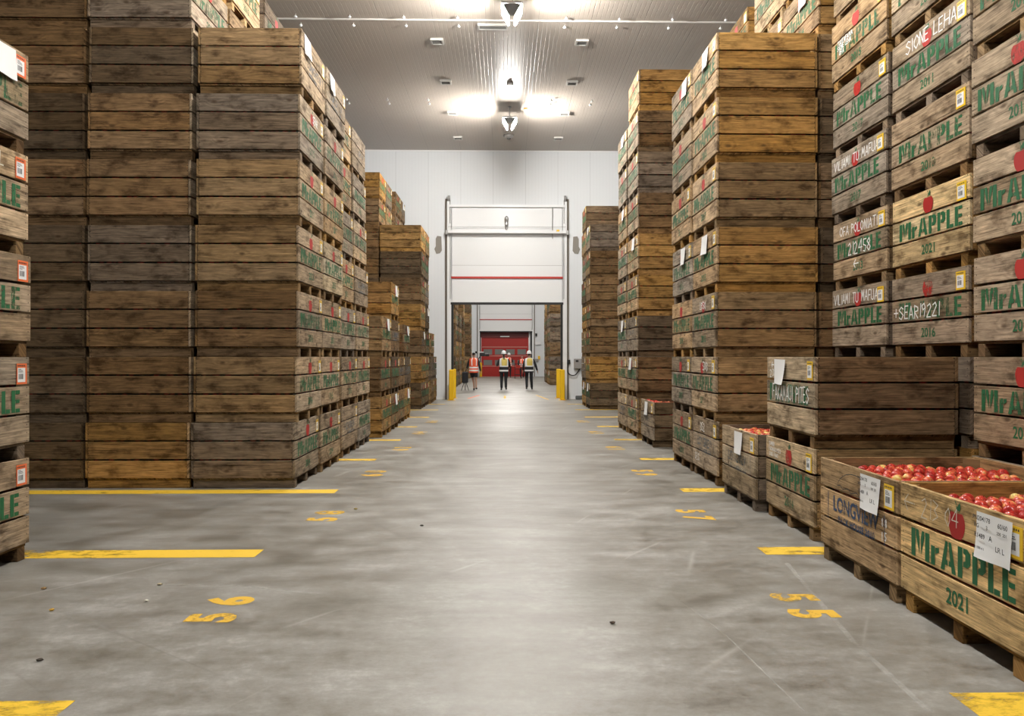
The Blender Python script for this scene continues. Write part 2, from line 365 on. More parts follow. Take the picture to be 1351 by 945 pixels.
def red_door():
    d = empty('door_3', (.0, YW2 + .35, 0)); d['kind'] = 'structure'
    bm = bmesh.new(); 
    zs = [0, .86, 1.28, 1.69, 2.10, 2.32, 3.05]
    xs = [(-1.31 + .87 * i - .33, -1.31 + .87 * i + .33) for i in range(4)]
    for z0, z1, holes in ((0, .87, 0), (.87, 1.27, 1), (1.27, 1.68, 0), (1.68, 2.10, 1), (2.10, 3.05, 0)):
        if not holes: box(bm, -1.85, 1.85, 0, .05, z0, z1)
        else:
            e = [-1.85] + [v for p in xs for v in p] + [1.85]
            for i in range(0, 10, 2): box(bm, e[i], e[i + 1], 0, .05, z0, z1)
    link('curtain', tome(bm), plain('red_door_curtain', (.36, .008, .003), .45), d)
    g = plain('cloudy_window_film', (.20, .21, .20), .15)
    for z0, z1 in ((.87, 1.27), (1.68, 2.10)):
        for a, b_ in xs: link('window_film', bx(a, b_, .02, .03, z0, z1), g, d)
    for z in (.80, 1.58, 2.27): link('stiffener', bx(-1.75, 1.75, -.02, 0, z - .02, z + .02), plain('dull_alloy', (.6, .35, .3), .4), d)
    link('roller_housing', bx(-1.85, 1.85, -.1, .1, 3.0, 3.5), plain('dark_red_housing', (.12, .005, .004), .5), d)
    link('housing_light', bx(-.35, .35, -.13, -.1, 3.05, 3.11), WHITE, d)
    for s in (-1, 1): link('side_guide', bx(min(s * 1.82, s * 1.96), max(s * 1.82, s * 1.96), -.08, .06, 0, 3.5), WHITE, d)
red_door()
struct('wall_outer', bx(XL, XR, YW2 + 3.8, YW2 + 4, 0, 4.5), bpy.data.materials['darkened_side_wall'])
struct('ceiling_porch', bx(XL, XR, YW2 + .2, YW2 + 4, 4.5, 4.7), bpy.data.materials['darkened_side_wall'])

# ---------------------------------------------------------------- lamps and ceiling fittings
def lamp(y, i, where, lens=None):
    t = empty('ceiling_lamp', (.14, y, CEIL), label='bright white twin panel ceiling lamp, ' + where, cat='lamp', group='lamps along the aisle ceiling')
    bm = bmesh.new(); cyl(bm, (0, 0, -.36), (0, 0, 0), .012, 8); cyl(bm, (0, 0, -.02), (0, 0, 0), .05, 12); link('hanging_rod', tome(bm), STEEL, t)
    link('housing', bx(-.21, .21, -.30, .30, -.40, -.36, bev=.01), GREYM, t)
    for s in (-1, 1):
        ang = s * .52
        p = link('lens', bx(-.012, .012, -.22, .22, -.13, .13), lens or LAMPM, t, loc=(s * .13, 0, -.52), rot=(0, ang, 0))
        q = link('lens_back', bx(-.02 if s > 0 else .014, -.014 if s > 0 else .02, -.23, .23, -.14, .14), GREYM, t, loc=(s * .13, 0, -.52), rot=(0, ang, 0))
    return t
for i, y in enumerate(LAMP_Y): lamp(y, i, ('above and behind the camera', 'above the first bins', 'glaring at the top edge of the photo', 'glaring near the smoke detector')[i])
for i, y in enumerate(LAMP_Y2): lamp(y, i, 'unseen beyond the doorway, ' + ('first from it', 'second from it', 'third from it', 'fourth from it')[i], LAMPM2)  # unseen lamps, placed to light the people and stacks past the doorway

vent_me = None
def vent(x, y, label, w=.30, h=.30, grp='square vents in the ceiling'):
    t = empty('ceiling_vent', (x, y, CEIL), label=label, cat='vent', group=grp)
    bm = bmesh.new()
    for a in ((-w / 2, w / 2, -h / 2, -h / 2 + .04), (-w / 2, w / 2, h / 2 - .04, h / 2), (-w / 2, -w / 2 + .04, -h / 2 + .04, h / 2 - .04), (w / 2 - .04, w / 2, -h / 2 + .04, h / 2 - .04)):
        box(bm, *a, -.05, 0)
    link('vent_frame', tome(bm), GREYF, t)
    bm = bmesh.new()
    for k in range(5):
        yy = -h / 2 + .05 + k * (h - .1) / 4.2; box(bm, -w / 2 + .04, w / 2 - .04, yy, yy + .012, -.04, -.005)
    box(bm, -w / 2 + .04, w / 2 - .04, -h / 2 + .04, h / 2 - .04, -.01, -.002)
    link('vent_grille', tome(bm), VENTG, t)
for i, y in enumerate((18.6, 21.35, 24.08, 26.82)):
    o = ('nearest', 'second', 'third', 'fourth')[i]
    vent(-1.59, y, 'square grey ceiling vent, %s of the left row' % o); vent(1.81, y, 'square grey ceiling vent, %s of the right row' % o)
vent(-.27, 17.75, 'wide slotted vent beside the ceiling crossbar', .68, .26, None)
t = empty('ceiling_sensor', (.14, 21.6, CEIL), label='small grey box sensor on the ceiling between the lamps', cat='sensor')
link('sensor_body', bx(-.09, .09, -.16, .16, -.06, 0, bev=.01), GREYF, t); link('sensor_eye', bx(-.06, .06, -.24, -.16, -.08, -.01, bev=.015), WHITE, t)
t = empty('smoke_detector', (.13, 26.5, CEIL), label='round grey smoke detector on ceiling beyond the second lamp', cat='smoke detector')
bm = bmesh.new(); lathe(bm, [(0, -.11), (.12, -.1), (.17, -.05), (.17, 0), (0, 0)], 18); link('detector_body', tome(bm, smooth=True), GREYM, t)
bm = bmesh.new(); lathe(bm, [(0, -.14), (.06, -.135), (.07, -.1), (0, -.1)], 12); link('detector_cap', tome(bm), VENTG, t)
t = empty('ceiling_bracket', (.62, 23.6, CEIL), label='small orange clip beside the lamp near the far wall', cat='clip')
link('clip_plate', bx(-.05, .05, -.04, .04, -.04, 0), CARDO, t); link('clip_arm', bx(.02, .16, -.01, .01, -.05, -.03), STEEL, t)
for x, y0, y1 in ((-.42, 20.9, 23.0), (.74, 20.6, 23.4)):
    tag(link('ceiling_tape', bx(x - .02, x + .02, y0, y1, CEIL - .004, CEIL - .0005), WHITE), 'short pale strip along the ceiling joint, %s of the lamp' % ('left' if x < 0 else 'right'), 'strip')
tag(link('ceiling_crossbar', bx(XL, XR, 17.41, 17.45, CEIL - .035, CEIL - .001, bev=.004), plain('dull_white_bar', (.55, .53, .50), .5), rot=None), 'long pale crossbar spanning the ceiling before the first lamp', 'bar')
bolt_me = None
bm = bmesh.new(); lathe(bm, [(0, -.085), (.025, -.08), (.036, -.062), (.03, -.042), (.008, -.034), (.006, 0), (0, 0)], 10); bolt_me = tome(bm, smooth=True); bolt_me.materials.append(WHITE)
for row, (ys, lab, g) in enumerate((((17.22, 17.66), 'small round white ceiling fixing beside the long crossbar', 'ceiling fixings by the crossbar'), ((22.75, 23.1), 'small round white ceiling fixing in the row by the far lamp', 'ceiling fixings by the far lamp'))):
    for k in range(-5, 6):
        if k in (0,): continue
        x = -1.03 + 1.165 * (k + (1 if k < 0 else 0)) + (0 if k < 0 else 1.2)
        for y in ys: tag(link('ceiling_fixing', bolt_me, loc=(x, y, CEIL)), lab, 'fixing', g)

# ---------------------------------------------------------------- apple bins
H = .768
def panel_mesh(length, seed, z0=.12, axis='x'):
    r = random.Random(seed); bm = bmesh.new()
    for k in range(3):
        a = z0 + .002 + k * .2205 + r.uniform(-.001, .001); e = length / 2 - r.uniform(0, .004)
        box(bm, -e, length / 2 - r.uniform(0, .004), -.012 + r.uniform(-.002, .002), .012, a, a + .204 + r.uniform(-.003, .0), axis='x', bid=k + 1, bev=.0025)
    return tome(bm, 'panel')
LONG = [panel_mesh(1.2, s) for s in range(4)]; CROSS = [panel_mesh(1.148, s + 9) for s in range(4)]
def sides_mesh(seed):
    """all four slatted sides as one mesh, for bins far off"""
    r = random.Random(seed); bm = bmesh.new(); b = 0
    for s in (-1, 1):
        for k in range(3):
            a = .122 + k * .2205; b += 1
            box(bm, min(s * .576, s * .6), max(s * .576, s * .6), -.6, .6, a, a + .204, axis='y', bid=b)
            b += 1
            box(bm, -.575, .575, min(s * .576, s * .598), max(s * .576, s * .598), a, a + .204, axis='x', bid=b)
    return tome(bm, 'sides')
SIDES = [sides_mesh(s) for s in range(2)]
bm = bmesh.new(); box(bm, -.59, .59, -.045, .045, 0, .1, bev=.003); BEARER = tome(bm, 'bearer')
bm = bmesh.new()
for k in range(6): box(bm, -.588 + k * .197, -.588 + k * .197 + .188, -.572, .572, .1005, .1185, axis='y', bid=k + 1)
BASE = tome(bm, 'base')
bm = bmesh.new()
for s in (-1, 0, 1): box(bm, -.59, .59, s * .512 - .045, s * .512 + .045, 0, .1, bid=s + 2)
box(bm, -.588, .588, -.572, .572, .1005, .1185, axis='y', bid=5); PALLET = tome(bm, 'pallet')
bm = bmesh.new()
vs = []
for z in (.12, .755):
    vs.append([bm.verts.new(p + (z,)) for p in ((0, 0), (.085, 0), (0, .085))])
bm.faces.new(vs[0][::-1]); bm.faces.new(vs[1])
for i in range(3): bm.faces.new([vs[0][i], vs[0][(i + 1) % 3], vs[1][(i + 1) % 3], vs[1][i]])
uvl = bm.loops.layers.uv.verify()
for f in bm.faces:
    for l in f.loops: l[uvl].uv = (l.vert.co.z, l.vert.co.x + l.vert.co.y + .02)
POST = tome(bm, 'post')
for me in LONG + CROSS + SIDES + [BEARER, BASE, PALLET, POST]: me.materials.append(WOOD)

# lettering (drawn on the xz plane, facing -Y, centred on x)
def glyphs():
    q = lambda a, b, c, d: [(a, c), (b, c), (b, d), (a, d)]
    mir = lambda pts, w: [(w - x, y) for x, y in pts][::-1]
    d1 = [(.23, 1), (.35, 1), (.40, .72), (.40, .12), (.23, .78)]
    aL = [(0, 0), (.17, 0), (.235, .36), (.30, .36), (.30, 1), (.20, 1)]
    aL = [(0, 0), (.17, 0), (.19, .20), (.30, .20), (.30, .38), (.235, .38), (.30, .86), (.30, 1), (.20, 1)]
    P_ = [q(0, .19, 0, 1), [(.22, 1), (.38, 1), (.50, .88), (.50, .54), (.38, .40), (.22, .40), (.22, .56), (.30, .60), (.30, .80), (.22, .84)]]
    return {'M': (.86, [q(0, .20, 0, 1), d1, mir(d1, .86), q(.66, .86, 0, 1)]),
            'r': (.36, [q(0, .18, 0, .66), [(.20, .40), (.36, .50), (.36, .66), (.20, .62)]]),
            'A': (.64, [aL, mir(aL, .64)]), 'P': (.50, P_),
            'L': (.42, [q(0, .19, 0, 1), q(.21, .42, 0, .18)]),
            'E': (.44, [q(0, .19, 0, 1), q(.21, .44, 0, .17), q(.21, .42, .42, .58), q(.21, .44, .83, 1)])}
GL = glyphs()
def stencil_words(word, width, height):
    bm = bmesh.new(); x = 0; places = []
    for ch in word:
        w, ps = GL[ch]; places.append((x, ps)); x += w + .075
    k = width / (x - .075)
    for x0, ps in places:
        for p in ps: poly(bm, [((x0 + a) * k - width / 2, b * height) for a, b in p])
    return tome(bm, 'stencil')
def text_mesh(s, size, offset=0.0, sx=1.0, shear=0, spacing=1.0):
    cu = bpy.data.curves.new('t', 'FONT'); cu.body = s; cu.size = size; cu.align_x = 'CENTER'; cu.offset = offset; cu.shear = shear
    cu.space_character = spacing; cu.resolution_u = 3; cu.fill_mode = 'FRONT'
    o = bpy.data.objects.new('t', cu); C.objects.link(o)
    dg = bpy.context.evaluated_depsgraph_get(); me = bpy.data.meshes.new_from_object(o.evaluated_get(dg))
    bpy.data.objects.remove(o); bpy.data.curves.remove(cu)
    me.transform(Matrix.Rotation(PI / 2, 4, 'X') @ Matrix.Diagonal((sx, 1, 1, 1)))
    me.materials.clear(); return me
def flatten_front(me, y=0):
    return me
STENCIL = stencil_words('MrAPPLE', .97, .165)
def apple_mark():
    bm = bmesh.new(); pts = []
    n = 28
    for i in range(n):
        a = 2 * PI * i / n - PI / 2
        r = 1 + .10 * abs(math.sin(a)) * 0
        x = math.cos(a) * .062 * (1 + .12 * math.sin(a)); z = math.sin(a) * .072
        if math.sin(a) > .8: z -= .018 * (math.sin(a) - .8) / .2
        if math.sin(a) < -.85: z += .010 * (-.85 - math.sin(a)) / .15
        pts.append((x, z))
    poly(bm, pts, mi=0)
    poly(bm, [(-.004, .060), (.004, .060), (.008, .085), (.000, .088)], -.0004, mi=1)
    poly(bm, [(.006, .070), (.022, .064), (.030, .082), (.026, .106), (.012, .094)], -.0004, mi=1)
    poly(bm, [(.002, .088), (-.010, .100), (-.014, .112), (-.004, .104)], -.0002, mi=1)
    return tome(bm, 'mark')
MARK = apple_mark(); MARK.transform(Matrix.Diagonal((1.25, 1, 1.2, 1)) @ Matrix.Translation((0, 0, -.012))); MARK.materials.append(RED); MARK.materials.append(GREEN)
MARKS = MARK.copy(); MARKS.materials[0] = REDSOLID; MARKS.materials[1] = GREENSOLID
STENCIL.materials.append(GREEN); STENCILS = STENCIL.copy(); STENCILS.materials[0] = GREENSOLID
YEARS = {}
def year_mesh(y, m=GREEN):
    if (y, m.name) not in YEARS:
        me = text_mesh(y, .120, .0025, .95); me.materials.append(m); YEARS[(y, m.name)] = me
    return YEARS[(y, m.name)]
def longview(m):
    a = text_mesh('LONGVIEW', .150, .0035, .90); bm = bmesh.new(); bm.from_mesh(a)
    b = text_mesh('PACK HOUSE 2010', .062, .002, 1.0, spacing=1.12); b.transform(Matrix.Translation((.02, 0, -.075))); bm.from_mesh(b)
    for s in (-1, 1): poly(bm, [(s * .44 - .004, -.08), (s * .44 + .004, -.08), (s * .44 + .004, .12), (s * .44 - .004, .12)])
    me = tome(bm, 'lv'); me.materials.clear(); me.materials.append(m); return me
LV_BLUE = longview(BLUE); LV_GREY = longview(GREYINK)
# handwriting: single-stroke letters on a 4 x 6 grid
HW = {'A': [[(0, 0), (2, 6), (4, 0)], [(1, 2), (3, 2)]], 'B': [[(0, 0), (0, 6), (3, 5), (0, 3), (3, 1.5), (0, 0)]], 'E': [[(3, 6), (0, 6), (0, 0), (3, 0)], [(0, 3), (2.5, 3)]],
      'F': [[(3, 6), (0, 6), (0, 0)], [(0, 3), (2.5, 3)]], 'H': [[(0, 0), (0, 6)], [(4, 0), (4, 6)], [(0, 3), (4, 3)]], 'I': [[(1, 0), (1, 6)]],
      'K': [[(0, 0), (0, 6)], [(3, 6), (0, 3), (3, 0)]], 'L': [[(0, 6), (0, 0), (3, 0)]], 'M': [[(0, 0), (0.5, 6), (2, 2), (3.5, 6), (4, 0)]],
      'N': [[(0, 0), (0, 6), (3, 0), (3, 6)]], 'O': [[(2, 6), (0, 4), (0, 2), (2, 0), (4, 2), (4, 4), (2, 6)]], 'P': [[(0, 0), (0, 6), (3, 5), (3, 3.5), (0, 3)]],
      'R': [[(0, 0), (0, 6), (3, 5), (3, 3.5), (0, 3), (3, 0)]], 'S': [[(4, 5), (2, 6), (0, 4.5), (4, 2), (2, 0), (0, 1)]], 'T': [[(0, 6), (4, 6)], [(2, 6), (2, 0)]],
      'U': [[(0, 6), (0, 1), (2, 0), (3.5, 1), (3.5, 6)]], 'V': [[(0, 6), (2, 0), (4, 6)]], 'J': [[(3, 6), (3, 1), (1.5, 0), (0, 1)]], 'D': [[(0, 0), (0, 6), (3, 4.5), (3, 1.5), (0, 0)]],
      '0': [[(2, 6), (0, 4), (0, 2), (2, 0), (3, 2), (3, 4), (2, 6)]], '1': [[(1, 6), (1, 0)]], '2': [[(0, 5), (2, 6), (3, 4.5), (0, 0), (3.5, 0)]], '3': [[(0, 6), (3, 5), (1, 3.2), (3, 1.5), (0, 0)]],
      '4': [[(3, 0), (3, 6)], [(3, 6), (0, 2), (4, 2)]], '5': [[(3, 6), (0, 6), (0, 3.5), (3, 2.5), (2, 0), (0, 0.5)]], '6': [[(3, 6), (0, 2), (1.5, 0), (3, 1.5), (1, 3)]],
      '8': [[(2, 3), (0, 4.5), (2, 6), (3, 4.5), (0, 1.5), (2, 0), (3.5, 1.5), (2, 3)]], '9': [[(3, 4), (1, 3), (0, 5), (2, 6), (3, 4), (2, 0)]], 'C': [[(3.5, 5), (2, 6), (0, 4), (0, 2), (2, 0), (3.5, 1)]],
      '7': [[(0, 6), (3.5, 6), (1, 0)]], ':': [[(1, 1), (1, 1.6)], [(1, 4), (1, 4.6)]], '+': [[(2, 1), (2, 5)], [(0, 3), (4, 3)]], '<': [[(7, 3), (0, 3)], [(2.5, 5.5), (0, 3), (2.5, .5)]], 'G': [[(3.5, 5), (2, 6), (0, 4), (0, 2), (2, 0), (3.5, 1), (3.5, 3), (2, 3)]]}
def strokes(bm, s, x, z, h, thick, seed=0, squeeze=.9):
    r = random.Random(seed + len(s)); k = h / 6
    for ch in s:
        if ch == ' ': x += 3 * k; continue
        w = 0
        dz = r.uniform(-.4, .4) * k; sl = r.uniform(-.1, .25)
        for st in HW[ch]:
            pts = [Vector((x + (a + b * sl * .5) * k * squeeze, 0, z + dz + b * k)) for a, b in st]
            w = max(w, max(a for a, b in st))
            for p, q in zip(pts, pts[1:]):
                d = (q - p)
                if d.length < 1e-5: continue
                d.normalize(); nrm = Vector((-d.z, 0, d.x)) * thick / 2; e = d * thick * .3
                vs = [bm.verts.new(c + Vector((0, -r.uniform(0, .0004), 0))) for c in (p - nrm - e, q - nrm + e, q + nrm + e, p + nrm - e)]
                bm.faces.new(vs)
        x += (w + 1.3) * k * squeeze
def writing(lines, m, seed=1):
    bm = bmesh.new()
    for s, x, z, h, t in lines:
        nat = sum((3 if ch == ' ' else max(a for st in HW[ch] for a, b in st) + 1.3) * h / 6 for ch in s)
        strokes(bm, s, x, z, h, t, seed, min(.9, (.46 - x) / nat))
    me = tome(bm, 'writing'); me.materials.append(m); return me
# identity tag with barcode
def card(mm, seed):
    r = random.Random(seed); bm = bmesh.new()
    def rect(x0, x1, z0, z1, y, mi): poly(bm, [(x0, z0), (x1, z0), (x1, z1), (x0, z1)], y, mi)
    box(bm, -.055, .055, -.0012, .0004, -.078, .078, mi=0)
    rect(-.046, .036, -.062, .045, -.0018, 1)
    x = -.036
    while x < .014:
        w = r.choice((.002, .003, .005)); rect(x, x + w, -.040, .000, -.0023, 2); x += w + r.choice((.002, .003))
    for k in range(3): rect(-.038, -.038 + r.uniform(.02, .06), .012 + k * .010, .016 + k * .010, -.0023, 2)
    for k in range(6): rect(-.045 + k * .014, -.036 + k * .014, .056, .066, -.0018, 2)
    me = tome(bm, 'card'); me.materials.append(mm); me.materials.append(PAPER); me.transform(Matrix.Diagonal((1.15, 1, 1, 1))); me.materials.append(INK); return me
CARDS = [card(CARDY, s) for s in range(2)]; CARDSO = [card(CARDO, s) for s in range(2)]
def sheet(w, h, seed, text=False):
    r = random.Random(seed); bm = bmesh.new(); n, m_ = 7, 9; g = []
    a1, a2 = r.uniform(0, 6), r.uniform(2, 4)
    for j in range(m_):
        row = []
        for i in range(n):
            u, v = i / (n - 1), j / (m_ - 1)
            curl = .004 + .022 * v * v * (.5 + .5 * math.sin(a1 + u * a2)) + .012 * v * (u > .8) * (u - .8) * 5
            row.append(bm.verts.new(((u - .5) * w * (1 - .03 * v), -curl, -v * h)))
        g.append(row)
    for j in range(m_ - 1):
        for i in range(n - 1): bm.faces.new([g[j][i], g[j + 1][i], g[j + 1][i + 1], g[j][i + 1]])
    me = tome(bm, 'sheet', True); me.materials.append(PAPER); return me
SHEETS = [sheet(.29, .232, s) for s in range(3)]
def sheet_print(seed, rows):
    bm = bmesh.new()
    for s, x, z, size in rows:
        t = text_mesh(s, size, .0005); t.transform(Matrix.Translation((x, 0, z * .84))); bm.from_mesh(t)
    for v in bm.verts: v.co.y = -.0300 if v.co.z < -.13 else -.0230
    me = tome(bm, 'print'); me.materials.clear(); me.materials.append(INK); return me

TONES = {'grey': (.175, .138, .105), 'brown': (.175, .108, .050), 'golden': (.35, .200, .060), 'pale': (.48, .34, .17), 'dark': (.105, .072, .040), 'tan': (.255, .168, .082)}
TONE_NAMES = {'grey': 'grey weathered', 'brown': 'brown', 'golden': 'golden', 'pale': 'pale new', 'dark': 'dark brown', 'tan': 'tan'}
ORD = ('first', 'second', 'third', 'fourth', 'fifth', 'sixth', 'seventh', 'eighth', 'ninth')
def wpart(name, me, t, col, loc=None, rot=None):
    o = link(name, me, None, t, loc, rot); o.color = (*col, 1); return o
def jit(col, r, a=.08): 
    k = 1 + r.uniform(-a, a); return tuple(v * k for v in col)
COUNT = [0]; INSIDE = []
def make_bin(x, y, z, side, tone, label, group, near=0, spec=None, rz=0, sy=1.0, r=R, openbin=False):
    """x,y = centre; side=-1 left of the aisle (printed face looks +X), +1 right. near 2 full parts, 1 fewer, 0 hidden"""
    spec = spec or {}
    t = empty('apple_bin', (x, y, z), (PI if side > 0 else 0) + rz, label=label, cat='bin', group=group)
    t.scale = (1, sy, 1)
    col = TONES[tone]
    COUNT[0] += 1
    if near == 2:
        pf = spec.get('face', jit(tuple(.6 * a + .4 * b for a, b in zip(col, (.52, .455, .37))), r))  # aisle face tinted paler than the other sides, partly painted-in light
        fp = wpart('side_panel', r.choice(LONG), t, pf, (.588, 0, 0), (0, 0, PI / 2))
        wpart('side_panel', r.choice(LONG), t, jit(col, r), (-.588, 0, 0), (0, 0, -PI / 2))
        wpart('side_panel', r.choice(CROSS), t, jit(col, r), (0, -.586, 0), None)
        wpart('side_panel', r.choice(CROSS), t, jit(col, r), (0, .586, 0), (0, 0, PI))
        for s in (-1, 0, 1): wpart('bearer', BEARER, t, jit(col, r, .15), (0, s * .512 + r.uniform(-.006, .006), 0))
        wpart('base_boards', BASE, t, jit(col, r))
        if openbin:
            for sx_, sy_, a in ((-1, -1, 0), (1, -1, PI / 2), (1, 1, PI), (-1, 1, -PI / 2)):
                wpart('corner_post', POST, t, col, (sx_ * .576, sy_ * .574, 0), (0, 0, a))
    else:
        wpart('slatted_sides', r.choice(SIDES), t, jit(col, r))
        if near == 1:
            for s in (-1, 0, 1): wpart('bearer', BEARER, t, jit(col, r, .1), (0, s * .512, 0))
            wpart('base_boards', BASE, t, jit(col, r))
        else: wpart('pallet_base', PALLET, t, jit(col, r))
    INSIDE.append((t.matrix_basis.copy() if False else (x, y, z), sy, openbin))
    if near:
        F = .6035
        rot = (0, 0, PI / 2)
        kind = spec.get('kind', 'mr')
        dy = r.uniform(-.03, .03)
        if kind == 'mr':
            if spec.get('mark', True): link('stencilled_apple', MARKS if spec.get('fresh') else MARK, None, t, (F, -.01 + dy, .643), rot)
            link('stencil_lettering', STENCILS if spec.get('fresh') else STENCIL, None, t, (F, dy, .355), rot)
        elif kind == 'lv': link('stencil_lettering', spec.get('me', LV_GREY), None, t, (F, dy, .41), rot)
        yr = spec.get('year', r.choice(('2013', '2016', '2017', '2011', '2014', '2015')))
        if kind == 'mr' and yr: link('stencilled_year', year_mesh(yr, GREENSOLID if spec.get('fresh') else GREEN), None, t, (F, dy, .185), rot)
        if spec.get('card', True):
            cm = r.choice(spec.get('cards', CARDS))
            link('bin_card', cm, None, t, (F + .001, .495, .650 + r.uniform(-.01, .01)), (0, 0, PI / 2))
        if spec.get('sheet'):
            o = link('paper_sheet', SHEETS[spec['sheet'] % 3], None, t, (F + .004, spec.get('sy', .12), .745), (0, r.uniform(-.02, .02), PI / 2))
            if spec.get('print'):
                link('sheet_print', spec['print'], None, o)
        if spec.get('writing'):
            o = link('chalk_writing', spec['writing'], None, t, (F + .0015, 0, 0), rot); o['label'] = 'white handwriting on the boards'
    return t
def stack(side, xa, y0, n, place, group, near=1, lean=0.0, lo=0, tones=None, specs=None, depth=1.2, seed=0, paper=.12, lvp=.12, bare=0):
    """xa = x of the aisle face, y0 = near edge, n layers"""
    r = random.Random(seed * 131 + int(y0 * 10) + int(xa * 7))
    for k in range(lo, n):
        tone = (tones or {}).get(k) or r.choice(('grey', 'brown', 'brown', 'tan', 'grey', 'dark', 'golden', 'tan'))
        sp = dict((specs or {}).get(k, {}))
        if near and k >= bare and k not in (specs or {}):
            if r.random() < lvp: sp['kind'] = 'lv'
            if r.random() < paper: sp['sheet'] = r.randint(1, 3)
            if r.random() < .12: sp['card'] = False
            if r.random() < .12: sp['mark'] = False
        if k < bare: sp = dict(kind='none', card=False)
        cx = xa + (.6 if side > 0 else -.6) + lean * k + r.uniform(-.012, .012)
        cy = y0 + depth / 2 + r.uniform(-.006, .006)
        make_bin(cx, cy, k * H, side, tone, '%s wooden bin, %s up, %s' % (TONE_NAMES[tone], ORD[k], place), group, near, sp, rz=r.uniform(-.006, .006), sy=depth / 1.2, r=r)

GLB = 'apple bins stacked left of the aisle'; GRB = 'apple bins stacked right of the aisle'
# -- left side
wr = lambda *l, m=CHALK, seed=1: writing(l, m, seed)
stack(-1, -3.64, 4.94, 5, 'orange tagged stack nearest the camera', 'orange tagged bins at the left edge', 2, tones={0: 'brown', 1: 'grey', 2: 'brown', 3: 'tan', 4: 'brown'},
      specs={0: dict(cards=CARDSO, year='2016'), 1: dict(cards=CARDSO), 2: dict(cards=CARDSO), 3: dict(cards=CARDSO, writing=wr(('DAL', .1, .62, .10, .010), m=CHALKFAINT)), 4: dict(cards=CARDSO, sheet=1, sy=.28)}, seed=2)
T1 = {0: 'grey', 1: 'tan', 2: 'brown', 3: 'tan', 4: 'tan', 5: 'grey', 6: 'tan'}
stack(-1, -2.44, 9.29, 7, 'front aisle column, nearest block on the left', GLB, 2, .011, tones=T1, seed=1,
      specs={0: {}, 3: {}, 4: {}, 6: dict(kind='lv', sheet=2, sy=-.35), 5: dict(writing=wr(('SEAR', .0, .6, .09, .012)), mark=True)})
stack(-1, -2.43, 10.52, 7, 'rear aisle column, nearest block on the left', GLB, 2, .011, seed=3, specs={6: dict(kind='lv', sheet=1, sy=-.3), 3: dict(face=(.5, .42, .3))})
stack(-1, -3.67, 9.31, 9, 'front middle column, nearest block on the left', GLB, 2, .004, seed=4, bare=7, tones={0: 'golden', 1: 'brown', 2: 'brown', 3: 'grey', 4: 'brown', 5: 'brown', 6: 'dark', 7: 'grey', 8: 'golden'})
stack(-1, -3.65, 10.54, 9, 'rear middle column, nearest block on the left', GLB, 2, .004, lo=7, seed=5, tones={7: 'golden', 8: 'pale'})
stack(-1, -3.65, 10.54, 7, 'hidden rear middle column, nearest block on the left', GLB, 0, .004, seed=5)
stack(-1, -4.90, 9.33, 9, 'front outer column, nearest block on the left', GLB, 0, .002, seed=6, tones={0: 'dark', 1: 'dark', 2: 'dark', 3: 'dark', 4: 'brown', 5: 'dark', 6: 'brown', 7: 'brown', 8: 'golden'})
stack(-1, -2.45, 12.03, 7, 'front aisle column, second block on the left', GLB, 2, -.02, seed=7)
stack(-1, -2.44, 13.27, 7, 'rear aisle column, second block on the left', GLB, 2, -.019, seed=8)
stack(-1, -3.60, 11.98, 9, 'front outer column, second block on the left', GLB, 1, 0, lo=7, seed=9, tones={8: 'grey'})
stack(-1, -3.82, 11.98, 7, 'hidden outer column, second block on the left', GLB, 0, 0, seed=9)
stack(-1, -2.33, 15.02, 3, 'front row, low third block on the left', GLB, 1, 0, seed=10, tones={0: 'golden', 1: 'brown', 2: 'tan'}, specs={2: dict(sheet=1), 0: {}})
stack(-1, -2.33, 16.25, 4, 'rear row, low third block on the left', GLB, 1, 0, seed=11, tones={3: 'golden'}, specs={3: dict(sheet=2)})
stack(-1, -2.38, 17.72, 2, 'front row, low fourth block on the left', GLB, 1, 0, seed=12)
stack(-1, -2.40, 18.95, 3, 'rear row, low fourth block on the left', GLB, 1, 0, seed=13, tones={2: 'brown'}, specs={2: dict(sheet=1), 0: dict(sheet=2)})
stack(-1, -2.44, 23.15, 7, 'front aisle column, block left of the doorway', GLB, 1, 0, seed=14, tones={6: 'golden', 5: 'dark', 4: 'brown', 3: 'golden', 2: 'brown', 1: 'golden', 0: 'dark'})
stack(-1, -2.44, 24.38, 7, 'rear aisle column, block left of the doorway', GLB, 1, 0, seed=15)
stack(-1, -3.68, 23.15, 9, 'front outer column, block left of the doorway', GLB, 1, .003, seed=16, lo=7, tones={8: 'golden', 7: 'brown', 6: 'dark'})
stack(-1, -3.68, 23.15, 7, 'hidden outer column, block left of the doorway', GLB, 0, 0, seed=16)
stack(-1, -3.66, 24.38, 9, 'rear outer column, block left of the doorway', GLB, 1, .003, seed=17, lo=7)
stack(-1, -3.68, 24.38, 7, 'hidden rear column, block left of the doorway', GLB, 0, 0, seed=17)
stack(-1, -2.40, 25.85, 3, 'front row, stack against the white wall', GLB, 1, 0, seed=18, tones={2: 'tan'})
stack(-1, -2.43, 27.08, 2, 'rear row, stack against the white wall', GLB, 1, 0, seed=19)
for ny, yy in ((0, 25.85), (1, 27.08)):
    stack(-1, -3.56, yy, 9, '%s outer column by the white wall' % ('front', 'rear')[ny], GLB, 1, 0, lo=7, seed=20 + ny)
    stack(-1, -3.68, yy, 7, 'hidden %s outer column by the white wall' % ('front', 'rear')[ny], GLB, 0, 0, seed=20 + ny)
